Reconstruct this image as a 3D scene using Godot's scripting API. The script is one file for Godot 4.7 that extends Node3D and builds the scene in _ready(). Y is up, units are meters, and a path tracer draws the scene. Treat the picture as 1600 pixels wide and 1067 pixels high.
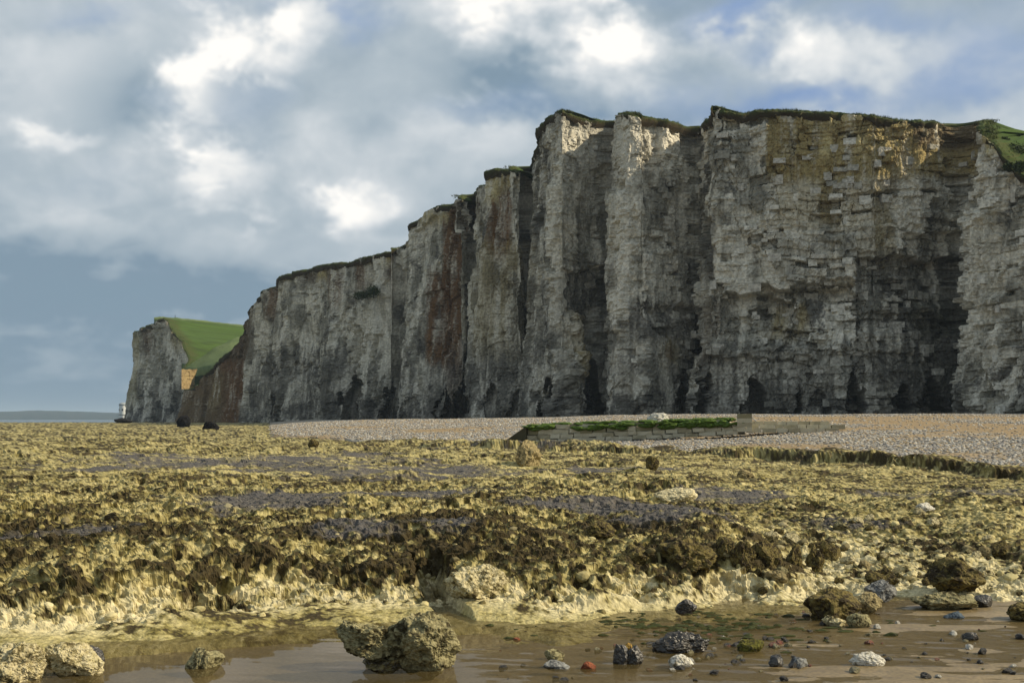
extends Node3D
# A chalk cliff coast at low tide: rock platform and tidal pool in front, shingle beach and a ruined groyne, cliffs behind.
# World: y up, camera looks along -z. "d" below is the distance in front of the camera (d = -z).

const F := 1900.0      # focal length in pixels of the photograph (1600 x 1067)
const EYE := 1.6       # eye height over the pool
const HORIZON := 655.0
const MIDX := 800.0

var rng := RandomNumberGenerator.new()
var taken := {}
var M := {}
# noises
var n_big: FastNoiseLite
var n_mid: FastNoiseLite
var n_fine: FastNoiseLite
var n_lump: FastNoiseLite
var n_pit: FastNoiseLite
var n_patch: FastNoiseLite
var n_speck: FastNoiseLite
var n_flute: FastNoiseLite
var n_ridge: FastNoiseLite
var n_streak: FastNoiseLite
var n_weather: FastNoiseLite
var n_cliff: FastNoiseLite
var n_sky: FastNoiseLite
var n_sky2: FastNoiseLite
var n_puff: FastNoiseLite
var n_panel: FastNoiseLite
var n_knob: FastNoiseLite
var n_crumb: FastNoiseLite
var n_rock: FastNoiseLite
var n_rock_pit: FastNoiseLite

func noise(s: int, freq: float, octaves := 1, kind := FastNoiseLite.TYPE_SIMPLEX_SMOOTH, gain := 0.5) -> FastNoiseLite:
	var n := FastNoiseLite.new()
	n.seed = s
	n.frequency = freq
	n.noise_type = kind
	n.fractal_type = FastNoiseLite.FRACTAL_NONE if octaves == 1 else FastNoiseLite.FRACTAL_FBM
	n.fractal_octaves = octaves
	n.fractal_gain = gain
	return n

func cells(s: int, freq: float, ret: int) -> FastNoiseLite:
	var n := noise(s, freq, 1, FastNoiseLite.TYPE_CELLULAR)
	n.cellular_return_type = ret
	n.cellular_jitter = 1.0
	return n

func hash2(a: int, b: int) -> float:
	var h: int = (a * 374761393 + b * 668265263 + 1274126177) & 0x7fffffff
	h = ((h ^ (h >> 13)) * 1274126177) & 0x7fffffff
	h = ((h ^ (h >> 15)) * 461845907) & 0x7fffffff
	return float((h ^ (h >> 16)) & 0xffff) / 65535.0

func lut(pts: Array, x: float) -> float:
	# piecewise linear through [[x, y], ...] with rising x
	var n := pts.size()
	if x <= pts[0][0]:
		return pts[0][1]
	for i in range(1, n):
		if x <= pts[i][0]:
			var a: Array = pts[i - 1]
			var b: Array = pts[i]
			return lerpf(a[1], b[1], (x - a[0]) / maxf(b[0] - a[0], 1e-6))
	return pts[n - 1][1]

func seen_x(px: float, d: float) -> float:
	return (px - MIDX) * d / F

func seen_y(py: float, d: float) -> float:
	return EYE - (py - HORIZON) * d / F

func numbered(called: String) -> String:
	var k: int = taken.get(called, 0)
	taken[called] = k + 1
	return called if k == 0 else "%s_%03d" % [called, k]

func tag(o: Node, label := "", category := "", group := "", kind := "") -> Node:
	if label: o.set_meta("label", label)
	if category: o.set_meta("category", category)
	if group: o.set_meta("group", group)
	if kind: o.set_meta("kind", kind)
	return o

func put(called: String, mesh: Mesh, mat: Material, parent: Node = null) -> MeshInstance3D:
	var o := MeshInstance3D.new()
	o.mesh = mesh
	o.material_override = mat
	if parent == null:
		o.name = numbered(called)
		add_child(o)
	else:
		o.name = called
		parent.add_child(o, true)
	return o

func base(called: String, where := Vector3.ZERO) -> Node3D:
	var o := Node3D.new()
	o.name = numbered(called)
	add_child(o)
	o.position = where
	return o

func grid_index(nu: int, nv: int) -> PackedInt32Array:
	# nu columns (fast), nv rows
	var idx := PackedInt32Array()
	idx.resize((nu - 1) * (nv - 1) * 6)
	var k := 0
	for j in nv - 1:
		for i in nu - 1:
			var a := j * nu + i
			idx[k] = a; idx[k + 1] = a + nu; idx[k + 2] = a + 1
			idx[k + 3] = a + 1; idx[k + 4] = a + nu; idx[k + 5] = a + nu + 1
			k += 6
	return idx

func array_mesh(v: PackedVector3Array, idx: PackedInt32Array, col: PackedColorArray, smooth := false) -> ArrayMesh:
	var a := []
	a.resize(Mesh.ARRAY_MAX)
	a[Mesh.ARRAY_VERTEX] = v
	a[Mesh.ARRAY_INDEX] = idx
	if col.size(): a[Mesh.ARRAY_COLOR] = col
	if smooth:
		var nor := PackedVector3Array()
		nor.resize(v.size())
		for k in range(0, idx.size(), 3):
			var p := v[idx[k]]
			var n := (v[idx[k + 2]] - p).cross(v[idx[k + 1]] - p)
			nor[idx[k]] += n; nor[idx[k + 1]] += n; nor[idx[k + 2]] += n
		for k in nor.size():
			nor[k] = nor[k].normalized()
		a[Mesh.ARRAY_NORMAL] = nor
	var m := ArrayMesh.new()
	m.add_surface_from_arrays(Mesh.PRIMITIVE_TRIANGLES, a)
	return m

func ramp_texture(s: int, freq: float, lo: float, hi: float, octaves := 5, cellular := false, size := 512) -> NoiseTexture2D:
	var n := noise(s, freq, octaves)
	if cellular:
		n = cells(s, freq, FastNoiseLite.RETURN_DISTANCE)
	var t := NoiseTexture2D.new()
	t.width = size
	t.height = size
	t.seamless = true
	t.noise = n
	var g := Gradient.new()
	g.set_color(0, Color(lo, lo, lo))
	g.set_color(1, Color(hi, hi, hi))
	t.color_ramp = g
	return t

func material(called: String, rough := 0.95, color := Color.WHITE, vertex := true) -> StandardMaterial3D:
	var m := StandardMaterial3D.new()
	m.resource_name = called
	m.roughness = rough
	m.albedo_color = color
	m.vertex_color_use_as_albedo = vertex
	m.metallic_specular = 0.3
	m.cull_mode = BaseMaterial3D.CULL_DISABLED
	return m

func lin(r: float, g: float, b: float) -> Color:
	return Color(r, g, b).linear_to_srgb()

# ------------------------------------------------------------------ sky

# bright (amp > 0) and dark (amp < 0) cloud masses: centre and half size in pixels of the photograph
const CLOUDS := [
	[400, 75, 95, 60, 0.42], [455, 30, 60, 30, 0.22], [400, 135, 45, 25, 0.35], [290, 125, 48, 34, 0.34], [310, 175, 30, 40, 0.20], [110, 200, 45, 16, 0.28],
	[345, 265, 62, 30, 0.30], [540, 312, 70, 36, 0.46], [220, 240, 90, 60, 0.08], [470, 290, 120, 50, 0.12],
	[845, 30, 120, 65, 0.50], [930, 95, 100, 55, 0.30], [1040, 50, 130, 55, 0.30], [1300, 90, 70, 45, 0.22], [1430, 100, 90, 40, 0.16], [700, 10, 90, 50, 0.18],
	[640, 225, 150, 60, 0.08], [160, 375, 180, 40, 0.14], [150, 425, 60, 22, 0.12], [780, 230, 60, 30, 0.10], [40, 100, 90, 90, 0.10],
	[770, 125, 75, 50, -0.26], [840, 178, 90, 26, -0.22], [205, 145, 50, 45, -0.22], [60, 400, 90, 22, -0.16], [170, 470, 260, 42, -0.24], [330, 470, 180, 38, -0.16],
	[600, 150, 80, 50, -0.08], [1000, 165, 130, 22, -0.10], [1240, 150, 140, 26, -0.14], [1480, 150, 120, 30, -0.08], [70, 30, 60, 20, -0.05], [560, 55, 60, 30, -0.05],
]
const BLUES := [[490, 12, 95, 30, 0.8], [1155, 22, 85, 28, 1.0], [1230, 60, 60, 26, 0.6], [1350, 20, 60, 20, 0.4], [1250, 155, 230, 40, 0.9], [1500, 120, 180, 70, 0.8], [1400, 40, 120, 40, 0.6], [120, 15, 70, 22, 0.4], [800, 175, 120, 26, 0.3]]

func sky_color(dir: Vector3) -> Color:
	var up := maxf(dir.y, 0.0)
	var s := 1.0 / (up + 0.16)
	var a := n_sky2.get_noise_2d(dir.x * s * 1.6, dir.z * s * 1.6)
	var b := n_sky2.get_noise_2d(dir.x * s * 1.6 + 31.0, dir.z * s * 1.6 - 17.0)
	var n := n_sky.get_noise_2d(dir.x * s + a * 0.35, dir.z * s * 1.0 + b * 0.35)
	var fine := n_puff.get_noise_3d(dir.x + a * 0.05, dir.y * 1.5 + b * 0.05, dir.z)
	var puff := n_puff.get_noise_3d(dir.x * 2.2 + 5.0, dir.y * 3.0, dir.z * 2.2)
	var t := 0.60 + 0.28 * n + 0.17 * fine + 0.10 * puff
	var blue := clampf((b - 0.15) * 1.4, 0.0, 0.6) * smoothstep(0.12, 0.4, up)
	if dir.z < -0.5:
		var px := MIDX + F * dir.x / -dir.z
		var py := HORIZON - F * dir.y / -dir.z
		if px > -300 and px < 1900 and py > -300:
			t -= 0.10 * n
			var wx := px + 40.0 * a + 75.0 * fine + 40.0 * puff
			var wy := py + 30.0 * b + 60.0 * n_puff.get_noise_3d(dir.x + 7.0, dir.y * 1.5, dir.z + 3.0) + 30.0 * puff
			for c in CLOUDS:
				var ex: float = (wx - c[0]) / c[2]
				var ey: float = (wy - c[1]) / c[3]
				var q := ex * ex + ey * ey
				if q < 5.0:
					var g := exp(-q * 0.9)
					if c[4] > 0.19: g = smoothstep(0.05, 1.0, g + 0.55 * fine + 0.45 * puff) * (0.8 + 0.5 * puff + 0.4 * fine)
					t += c[4] * g
			for c in BLUES:
				var ex: float = (wx - c[0]) / c[2]
				var ey: float = (wy - c[1]) / c[3]
				var q := ex * ex + ey * ey
				if q < 5.0:
					blue = maxf(blue, c[4] * exp(-q))
	# hazy bank of distant cloud close over the sea
	var bank := 1.0 - smoothstep(0.05, 0.17, up + 0.02 * n)
	t -= 0.24 * bank
	t = clampf(t, 0.0, 1.05)
	var c: Color
	if t < 0.35:
		c = Color(0.105, 0.175, 0.235).lerp(Color(0.205, 0.285, 0.36), t / 0.35)
	elif t < 0.6:
		c = Color(0.205, 0.285, 0.36).lerp(Color(0.39, 0.455, 0.505), (t - 0.35) / 0.25)
	elif t < 0.8:
		c = Color(0.39, 0.455, 0.505).lerp(Color(0.60, 0.635, 0.66), (t - 0.6) / 0.2)
	else:
		c = Color(0.60, 0.635, 0.66).lerp(Color(0.92, 0.90, 0.86), (t - 0.8) / 0.25)
	blue *= 1.0 - smoothstep(0.55, 0.8, t)
	c = c.lerp(Color(0.17, 0.28, 0.53), blue * 0.72)
	return c

func make_sky() -> ImageTexture:
	var low_w := 1024
	var low_h := 256
	var im := Image.create_empty(low_w, low_h, false, Image.FORMAT_RGBF)
	for j in low_h:
		var el := PI / 2 * (1.0 - (j + 0.5) / low_h)
		for i in low_w:
			var az := TAU * (i + 0.5) / low_w
			im.set_pixel(i, j, sky_color(Vector3(sin(az) * cos(el), sin(el), -cos(az) * cos(el))))
	im.resize(4096, 1024, Image.INTERPOLATE_BILINEAR)
	# the part of the sky towards the cliffs at full detail, from the same function
	for j in range(690, 1024):
		var el := PI / 2 * (1.0 - (j + 0.5) / 1024.0)
		for i in range(-330, 330):
			var az := TAU * (i + 0.5) / 4096.0
			im.set_pixel(posmod(i, 4096), j, sky_color(Vector3(sin(az) * cos(el), sin(el), -cos(az) * cos(el))))
	var whole := Image.create_empty(4096, 2048, false, Image.FORMAT_RGBF)
	whole.fill(Color(0.16, 0.17, 0.15))
	whole.blit_rect(im, Rect2i(0, 0, 4096, 1024), Vector2i.ZERO)
	return ImageTexture.create_from_image(whole)

# ------------------------------------------------------------------ cliffs

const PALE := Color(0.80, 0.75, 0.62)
const GREY := Color(0.30, 0.28, 0.22)
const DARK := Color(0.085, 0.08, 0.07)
const OCHRE := Color(0.40, 0.31, 0.13)
const SUNNY := Color(0.66, 0.55, 0.28)
const RUST := Color(0.20, 0.105, 0.045)
const STAIN := Color(0.155, 0.145, 0.12)
const BROWN := Color(0.13, 0.095, 0.055)

var beds := PackedInt32Array()   # which bed a quarter metre of height lies in
var bed_low := PackedFloat32Array()

func make_beds() -> void:
	var y := -4.0
	var k := 0
	bed_low.append(y)
	while y < 90.0:
		var th := 0.45 + 1.35 * pow(hash2(k, 77), 1.5)
		var top := y + th
		while beds.size() * 0.1 - 4.0 < top:
			beds.append(k)
		y = top
		bed_low.append(y)
		k += 1

# plan: [px, distance, py of the top, (py of the ground behind)]; features and stains in pixels of the photograph
func build_cliff(called: String, plan: Array, foot: float, columns: int, rows: int, carve: Array, stains: Array, blocky: Array, splits: Array, label: String, s: int) -> Node3D:
	var root := base(called)
	tag(root, label, "cliff", "", "structure")
	# resample the plan
	var fine: Array = []
	var total := 0.0
	for k in range(plan.size() - 1):
		var a: Array = plan[k]
		var b: Array = plan[k + 1]
		var pa := Vector2(seen_x(a[0], a[1]), a[1])
		var pb := Vector2(seen_x(b[0], b[1]), b[1])
		var w: float = absf(b[0] - a[0]) + 0.30 * pa.distance_to(pb) * F / maxf(a[1], b[1])
		total += w
	var cols: Array = []
	var walked := 0.0
	var u := 0.0
	var last := Vector2.ZERO
	for k in range(plan.size() - 1):
		var a: Array = plan[k]
		var b: Array = plan[k + 1]
		var pa := Vector2(seen_x(a[0], a[1]), a[1])
		var pb := Vector2(seen_x(b[0], b[1]), b[1])
		var w: float = absf(b[0] - a[0]) + 0.30 * pa.distance_to(pb) * F / maxf(a[1], b[1])
		var cnt := maxi(2, int(round(columns * w / total)))
		for i in cnt:
			var f := float(i) / cnt
			var p := pa.lerp(pb, f)
			var top: float = lerpf(a[2], b[2], f)
			var back: float = lerpf(a[3] if a.size() > 3 else a[2], b[3] if b.size() > 3 else b[2], f)
			if cols.size(): u += p.distance_to(last)
			last = p
			cols.append({"p": p, "px": MIDX + F * p.x / p.y, "u": u, "top": top, "back": back})
	var nc := cols.size()
	for i in nc:
		var a: Vector2 = cols[maxi(0, i - 7)].p
		var b: Vector2 = cols[mini(nc - 1, i + 7)].p
		var t := (b - a).normalized()
		cols[i].n = Vector2(-t.y, t.x)
	# where each pixel column of the photograph lies along the cliff
	var v := PackedVector3Array()
	var col := PackedColorArray()
	v.resize(nc * rows)
	col.resize(nc * rows)
	var tops: Array = []
	for i in nc:
		var c: Dictionary = cols[i]
		var px: float = c.px
		var p: Vector2 = c.p
		var uu: float = c.u
		var dist: float = p.y
		var mpp := dist / F                       # metres per photograph pixel
		var ytop: float = EYE + (HORIZON - c.top) * (dist + 2.0) / F - 0.5
		var H: float = maxf(ytop - foot, 1.0)
		var bl := lut(blocky, px)
		var flt := lut([[300, 0.9], [740, 0.9], [840, 0.42], [1600, 0.5]], px)
		var near: Array = []
		for f in carve:
			if px > f[0] - 14 and px < f[1] + 14:
				near.append(f)
		var marks: Array = []
		for f in stains:
			if px > f[0] - 22 and px < f[1] + 22:
				marks.append(f)
		var nn: Vector2 = c.n
		var off_top := 0.0
		for j in rows:
			var tt := float(j) / (rows - 1)
			var y := foot + H * tt
			var h := y - foot
			var py := HORIZON - (y - EYE) / mpp
			var fl := n_flute.get_noise_2d(uu, y * 0.10 + s * 9.0)
			var rd := absf(n_ridge.get_noise_2d(uu + 3.0 * n_mid.get_noise_2d(y * 0.02, s), y * 0.16 + s * 5.0))
			var smooth_off := 1.4 * (1.0 - tt) * (1.0 - tt) - 1.8 * tt + (fl * 2.6 - (0.28 - minf(rd, 0.28)) * 6.0) * flt
			var off := smooth_off + n_cliff.get_noise_2d(uu, y * 0.7) * 0.30
			# beds and blocks
			var warp := n_mid.get_noise_2d(uu * 0.05, s * 3.0) * 1.6
			var yb := y + warp + 2.0
			var k: int = beds[clampi(int((yb + 4.0) * 10.0), 0, beds.size() - 1)]
			var to_low := yb - bed_low[k]
			var to_high := bed_low[k + 1] - yb
			var wide := 1.1 + 2.8 * hash2(k, 5)
			var ub := uu + 7.0 * hash2(k, 9) + 0.5 * n_mid.get_noise_2d(uu * 0.6, y * 0.8)
			var jb := int(floor(ub / wide))
			var hb := hash2(k * 13 + s, jb)
			var hc := hash2(k * 29 + s, jb + 500)
			var blk := (hb - 0.5) * (0.42 + 0.35 * smoothstep(0.7, 1.2, bl))
			if hc < 0.10: blk -= 1.0
			elif hc > 0.92: blk += 0.5
			var seam := minf(to_low, to_high)
			var crack := n_mid.get_noise_2d(uu * 0.10, k * 3.1)
			if seam < 0.10 and crack > 0.05: blk -= 0.30
			var joint := absf(ub / wide - floor(ub / wide) - 0.5)
			if joint > 0.5 - 0.07 / wide and hc > 0.6: blk -= 0.25
			# broken faces of every size, taller than wide
			var wu := uu + 1.2 * n_cliff.get_noise_2d(uu * 0.5, y * 0.4 + 20.0)
			var wy := y + 1.5 * n_cliff.get_noise_2d(uu * 0.4 + 60.0, y * 0.5)
			var pan := n_panel.get_noise_2d(wu * 0.16, wy * 0.07 + s)
			var pan2 := n_panel.get_noise_2d(wu * 0.42 + 40.0, wy * 0.24)
			var pan3 := n_panel.get_noise_2d(wu * 1.0 + 90.0, wy * 0.62)
			off += pan * 0.75 + pan2 * 0.38 * (0.5 + 0.5 * bl) + pan3 * 0.16 * (0.4 + 0.6 * bl)
			off += blk * bl * (0.35 + 0.65 * smoothstep(-0.2, 0.3, n_weather.get_noise_2d(uu * 1.3, y * 1.3 + 200.0)))
			var deep := 0.0
			var cave := 0.0
			var wob := 5.0 * n_cliff.get_noise_2d(uu * 1.7, y * 1.7) + 12.0 * n_cliff.get_noise_2d(uu * 0.25 + 33.0, y * 0.25) * minf(1.0, h / 14.0) + 5.0 * pan2
			for f in near:
				# [px0, px1, py top, py bottom, depth (+ out, - in), kind]: 0 box with stepped edge, 1 arch standing on its lower edge, 2 wedge deepest at its top
				var qx := px + wob
				var qy := py + wob * 0.8
				if qy < f[2] - 8 or qy > f[3] + 8: continue
				var x0: float = f[0]
				var x1: float = f[1]
				var g := 0.0
				if f[5] == 1:
					var up: float = clampf((f[3] - qy) / (f[3] - f[2]), 0.0, 1.2)
					var half: float = (x1 - x0) * 0.5 * sqrt(maxf(0.0, 1.0 - pow(up, 1.7)))
					g = smoothstep(-1.5, 2.5, half - absf(qx - (x0 + x1) * 0.5))
				else:
					g = smoothstep(-2.0, 3.0, minf(qx - x0, x1 - qx)) * smoothstep(-1.0, 1.5, minf(qy - f[2], f[3] - qy))
					if f[5] == 2:
						g *= 1.0 - 0.85 * clampf((qy - f[2]) / (f[3] - f[2]), 0.0, 1.0)
				if f[5] == 1: cave += g * f[4]
				else: deep += g * f[4]
			off += deep
			if j == rows - 1: off_top = smooth_off
			v[j * nc + i] = Vector3(p.x + nn.x * off, y, -(p.y + nn.y * off - cave))
			# colour: chalk with grey weathering, block by block and in streaks
			var we := n_weather.get_noise_2d(uu, y * 0.8 + s * 11.0)
			var st := n_streak.get_noise_2d(uu, y * 0.07 + s * 3.0)
			var sp := n_speck.get_noise_2d(uu * 0.35, y * 0.35)
			var grey := clampf(0.38 + we * 1.75 + st * 0.95 + (hb - 0.5) * 0.62 * minf(bl, 1.0) + pan2 * 0.22 + pan3 * 0.16 + sp * 0.28, 0.0, 1.0)
			if hc > 0.94 and bl > 0.6: grey *= 0.2
			if hc < 0.08: grey = minf(grey + 0.5, 1.0)
			var cc := PALE.lerp(GREY, grey)
			var soot := we * 0.8 + sp * 0.45 - st * 0.5 + n_cliff.get_noise_2d(uu * 0.4 + 50.0, y * 0.3) * 0.9
			cc = cc.lerp(DARK, clampf((soot - 0.36) * 2.6, 0.0, 0.78))
			# dark algae in ragged patches along the splash zone
			if h < 13.0:
				var al := n_weather.get_noise_2d(uu * 1.6 + 90.0, y * 1.5) * 1.3 + sp * 0.5 + st * 0.3 + (0.45 if h < 7.0 + 3.0 * we else 0.0)
				cc = cc.lerp(DARK, clampf((al - 0.18) * 1.6, 0.0, 0.8))
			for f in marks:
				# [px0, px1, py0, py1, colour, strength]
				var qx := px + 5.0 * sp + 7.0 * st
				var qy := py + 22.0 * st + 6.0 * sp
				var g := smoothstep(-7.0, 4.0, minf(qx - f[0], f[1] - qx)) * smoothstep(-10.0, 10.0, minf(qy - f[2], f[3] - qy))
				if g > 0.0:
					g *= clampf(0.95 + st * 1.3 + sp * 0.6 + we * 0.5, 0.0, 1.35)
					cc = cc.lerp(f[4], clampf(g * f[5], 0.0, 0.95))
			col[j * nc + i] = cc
		tops.append(Vector3(p.x + nn.x * off_top, ytop, -(p.y + nn.y * off_top)))
	# the face, cut at the joints between its buttresses
	var cuts: Array = [0]
	for sp_px in splits:
		var at := 0
		for i in nc:
			if cols[i].px > sp_px: at = i
		cuts.append(at)
	cuts.append(nc - 1)
	cuts.sort()
	for k in range(cuts.size() - 1):
		var i0: int = cuts[k]
		var i1: int = cuts[k + 1]
		if i1 - i0 < 2: continue
		var w := i1 - i0 + 1
		var vv := PackedVector3Array()
		var cv := PackedColorArray()
		for j in rows:
			vv.append_array(v.slice(j * nc + i0, j * nc + i1 + 1))
			cv.append_array(col.slice(j * nc + i0, j * nc + i1 + 1))
		put("chalk_face", array_mesh(vv, grid_index(w, rows), cv), M.cliff, root)
	# single blocks that stand proud of the broken faces
	var g := RandomNumberGenerator.new()
	g.seed = 600 + s
	var made := 0
	var tries := 0
	while made < (270 if s == 1 else 0) and tries < 6000:
		tries += 1
		var i := g.randi_range(4, nc - 5)
		var j := g.randi_range(int(rows * 0.04), int(rows * 0.93))
		var bl := lut(blocky, cols[i].px)
		if g.randf() > smoothstep(0.5, 1.1, bl) * (0.25 + 0.75 * smoothstep(-0.1, 0.25, n_weather.get_noise_2d(cols[i].u * 1.3, v[j * nc + i].y * 1.3 + 200.0))): continue
		var here := v[j * nc + i]
		var tint := col[j * nc + i]
		var nn: Vector2 = cols[i].n
		var o := put("chalk_block", M.block_shapes[g.randi() % 5], M.block_tones[clampi(int((1.0 - tint.g / 0.75) * 5.0) + g.randi_range(-1, 0), 0, 4)], root)
		o.position = here - Vector3(nn.x, 0, -nn.y) * 0.18
		o.scale = Vector3(g.randf_range(0.7, 2.2), g.randf_range(0.5, 1.5), g.randf_range(0.7, 1.1))
		o.rotation = Vector3(g.randf_range(-0.06, 0.06), atan2(nn.x, -nn.y) + g.randf_range(-0.12, 0.12), g.randf_range(-0.05, 0.05))
		made += 1
	# soil and turf along the edge, and the land behind it
	var prof := [[0.10, -1.0], [0.40, -0.55], [0.55, -0.1], [0.25, 0.28], [-0.5, 0.42], [-2.5, 0.40], [-5.0, 0.3], [-9.0, 0.0], [-14.0, 0.0], [-40.0, -1.0]]
	var tv := PackedVector3Array()
	var tc := PackedColorArray()
	var np := prof.size()
	tv.resize(nc * np)
	tc.resize(nc * np)
	for i in nc:
		var c: Dictionary = cols[i]
		var nn: Vector2 = c.n
		var t3: Vector3 = tops[i]
		var uu: float = c.u
		var rise: float = (c.top - c.back) * (c.p.y + 10.0) / F
		for j in np:
			var o: float = prof[j][0]
			var dy: float = prof[j][1]
			var lump := n_cliff.get_noise_2d(uu * 1.3, j * 3.0 + s)
			if j < 2: dy *= 0.75 + 0.9 * n_flute.get_noise_2d(uu * 2.0, s * 4.0) + 0.4
			dy += lump * 0.35
			o += lump * 0.25
			var bx := nn.x
			var bz := nn.y
			if j > 4:
				bx = lerpf(nn.x, -0.7, 0.8)
				bz = lerpf(nn.y, -0.7, 0.8)
				dy += rise * clampf((-o - 1.5) / 8.0, 0.0, 1.0)
			tv[j * nc + i] = Vector3(t3.x + bx * o, t3.y + dy, t3.z - bz * o)
			var sp := n_speck.get_noise_2d(uu * 0.8, j * 2.0)
			var soil := Color(0.055, 0.040, 0.022)
			var turf := Color(0.085, 0.088, 0.028).lerp(Color(0.05, 0.09, 0.02), 0.5 + sp)
			if j > 5: turf = Color(0.075, 0.13, 0.028).lerp(Color(0.045, 0.07, 0.02), clampf(0.3 + sp * 1.4, 0.0, 1.0))
			tc[j * nc + i] = soil.lerp(turf, clampf((j - 1.3 + lump * 1.5) * 0.7, 0.0, 1.0))
	put("turf_edge", array_mesh(tv, grid_index(nc, np), tc), M.turf, root)
	set_meta("tops_" + called, [tops, cols])
	return root

# ------------------------------------------------------------------ rock platform, beach

const STEP := [[-9.0, 8.3], [-6.0, 8.5], [-3.7, 8.85], [-2.86, 9.15], [-2.06, 9.75], [-1.6, 10.1], [-0.6, 10.3], [0.36, 9.85], [0.87, 10.25], [1.67, 10.55], [2.49, 10.7], [3.55, 11.1], [4.3, 10.6], [5.5, 9.6], [9.0, 7.8]]
const EDGE := [[-140.0, 660.0], [-70.0, 350.0], [-40.0, 200.0], [-15.0, 76.0], [-5.9, 57.0], [0.0, 48.5], [4.5, 42.5], [7.4, 35.0], [8.8, 29.0], [10.0, 24.0], [11.5, 19.0], [14.0, 12.0], [20.0, 4.0]]

var step_line := PackedFloat32Array()
var edge_line := PackedFloat32Array()

func make_lines() -> void:
	for i in 1801:
		step_line.append(lut(STEP, -9.0 + 0.01 * i))
	for i in 1601:
		edge_line.append(lut(EDGE, -140.0 + 0.1 * i))

func past_edge(x: float, d: float) -> float:
	var i := clampi(int((x + 140.0) * 10.0), 0, 1600)
	var wob := 0.7 * n_big.get_noise_2d(x * 2.0, d * 2.0) * (1.0 + d * 0.012)
	return (d - edge_line[i]) * 0.62 + wob

func beach_h(x: float, d: float) -> float:
	var s := maxf(past_edge(x, d), -1.0)
	return 0.60 + 1.0 * (1.0 - exp(-maxf(s, 0.0) / 25.0)) + 0.0072 * maxf(s - 12.0, 0.0) * smoothstep(-20.0, 30.0, x) + 0.03 * n_mid.get_noise_2d(x * 0.3, d * 0.3) + 0.16 * n_big.get_noise_2d(x * 0.35, d * 0.2) * smoothstep(6.0, 40.0, s)

# the broad form of the platform: step, undulation, ledges
func rock_base(x: float, d: float) -> float:
	var i := clampi(int((x + 9.0) * 100.0), 0, 1800)
	var e := d - step_line[i] + 0.42 * n_patch.get_noise_2d(x * 2.4, d * 2.4)
	var loose := smoothstep(1.9, 3.1, x - 0.05 * (d - 10.0))        # towards the right the step gives way to a slope of rubble
	# the step up out of the pool
	var f := 0.0
	if e > 0.0:
		f = 0.46 * smoothstep(0.0, 0.40, e) + 0.34 * smoothstep(0.25, 0.95, e) + 0.20 * smoothstep(0.8, 2.0, e)
	f = lerpf(f, clampf(e / 7.0, 0.0, 1.0), loose)
	# the gully in the face of the step, leaning to the left as it goes in
	var gx := x - (-0.58 - 0.24 * (d - 10.2))
	var gully := smoothstep(0.16, 0.11, absf(gx + 0.04 * n_mid.get_noise_2d(d * 2.0, 8.0))) * smoothstep(11.35, 10.95, d)
	var shelf := smoothstep(1.0, 0.2, x)
	var h := -0.10 + 0.13 * smoothstep(-0.8, 0.25, e) + f * 0.46 + 0.085 * shelf * smoothstep(-1.0, -0.75, e) * smoothstep(0.3, 0.0, e)
	var und := n_big.get_noise_2d(x, d) * 0.15 + n_patch.get_noise_2d(x + 15.0, d) * 0.07
	var us := und / 0.075
	var uf := floorf(us)
	und = 0.075 * lerpf(us, uf + smoothstep(0.3, 0.7, us - uf + 0.15 * n_patch.get_noise_2d(x * 3.0, d * 3.0)), 0.45)
	h += und * smoothstep(0.3, 2.0, e)
	# weathered in small terraces
	var q := n_mid.get_noise_2d(x * 0.8, d * 0.8) * 0.12
	var t := q / 0.07
	var ft := floorf(t)
	q = 0.07 * lerpf(t, ft + smoothstep(0.15, 0.85, t - ft), 0.3)
	h += q * smoothstep(0.2, 1.4, e) * (1.0 - 0.4 * loose) * (1.0 - 0.5 * clampf(mat_share(x, d) * 3.0, 0.0, 1.0))
	# ledge along the foot of the beach
	var s := past_edge(x, d)
	if s > -7.0:
		var on := smoothstep(-7.0, -1.0, x)
		h += (0.24 + 0.16 * n_mid.get_noise_2d(x * 0.5, 70.0)) * smoothstep(-2.1, -1.1, s + 2.0 * n_patch.get_noise_2d(x * 1.4, d * 1.4) + 0.6 * n_lump.get_noise_2d(x * 0.6, d * 0.6)) * on
		h -= 0.9 * smoothstep(0.3, 3.0, s)
	return lerpf(h, minf(h, -0.02), gully)

# lumps, holes and crumbs that stand out from that form along its normal
func rock_relief(x: float, y: float, d: float, e: float) -> float:
	var loose := smoothstep(1.9, 3.1, x - 0.05 * (d - 10.0))
	var rough := smoothstep(-0.15, 0.25, e) * (1.0 - 0.35 * loose) * (1.0 - 0.5 * clampf(mat_share(x, d) * 3.0, 0.0, 1.0))
	var fine := n_fine.get_noise_3d(x, y, d)
	var near := clampf(1.25 - (d - 11.0) / 14.0, 0.3, 1.0)
	var r := (-0.55 - n_lump.get_noise_3d(x, y, d)) * 0.075
	r += (-0.5 - n_knob.get_noise_3d(x + fine * 0.05, y, d)) * 0.055 * (0.35 + 0.65 * near)
	r += n_crumb.get_noise_3d(x + fine * 0.04, y - fine * 0.04, d) * 0.026 * near
	r += n_crumb.get_noise_3d(x * 2.3 + 20.0 + fine * 0.05, y * 2.3, d * 2.3) * 0.014 * near
	var holes := smoothstep(-0.30, 0.15, n_patch.get_noise_2d(x * 1.7 + 90.0, d * 1.7))
	r -= 0.12 * smoothstep(-0.62, -0.78, n_pit.get_noise_3d(x, y, d)) * holes
	r -= 0.06 * near * smoothstep(-0.60, -0.78, n_pit.get_noise_3d(x * 2.4 + 7.0, y * 2.4, d * 2.4))
	return r * rough + fine * (0.012 + 0.018 * rough) * near

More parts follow.
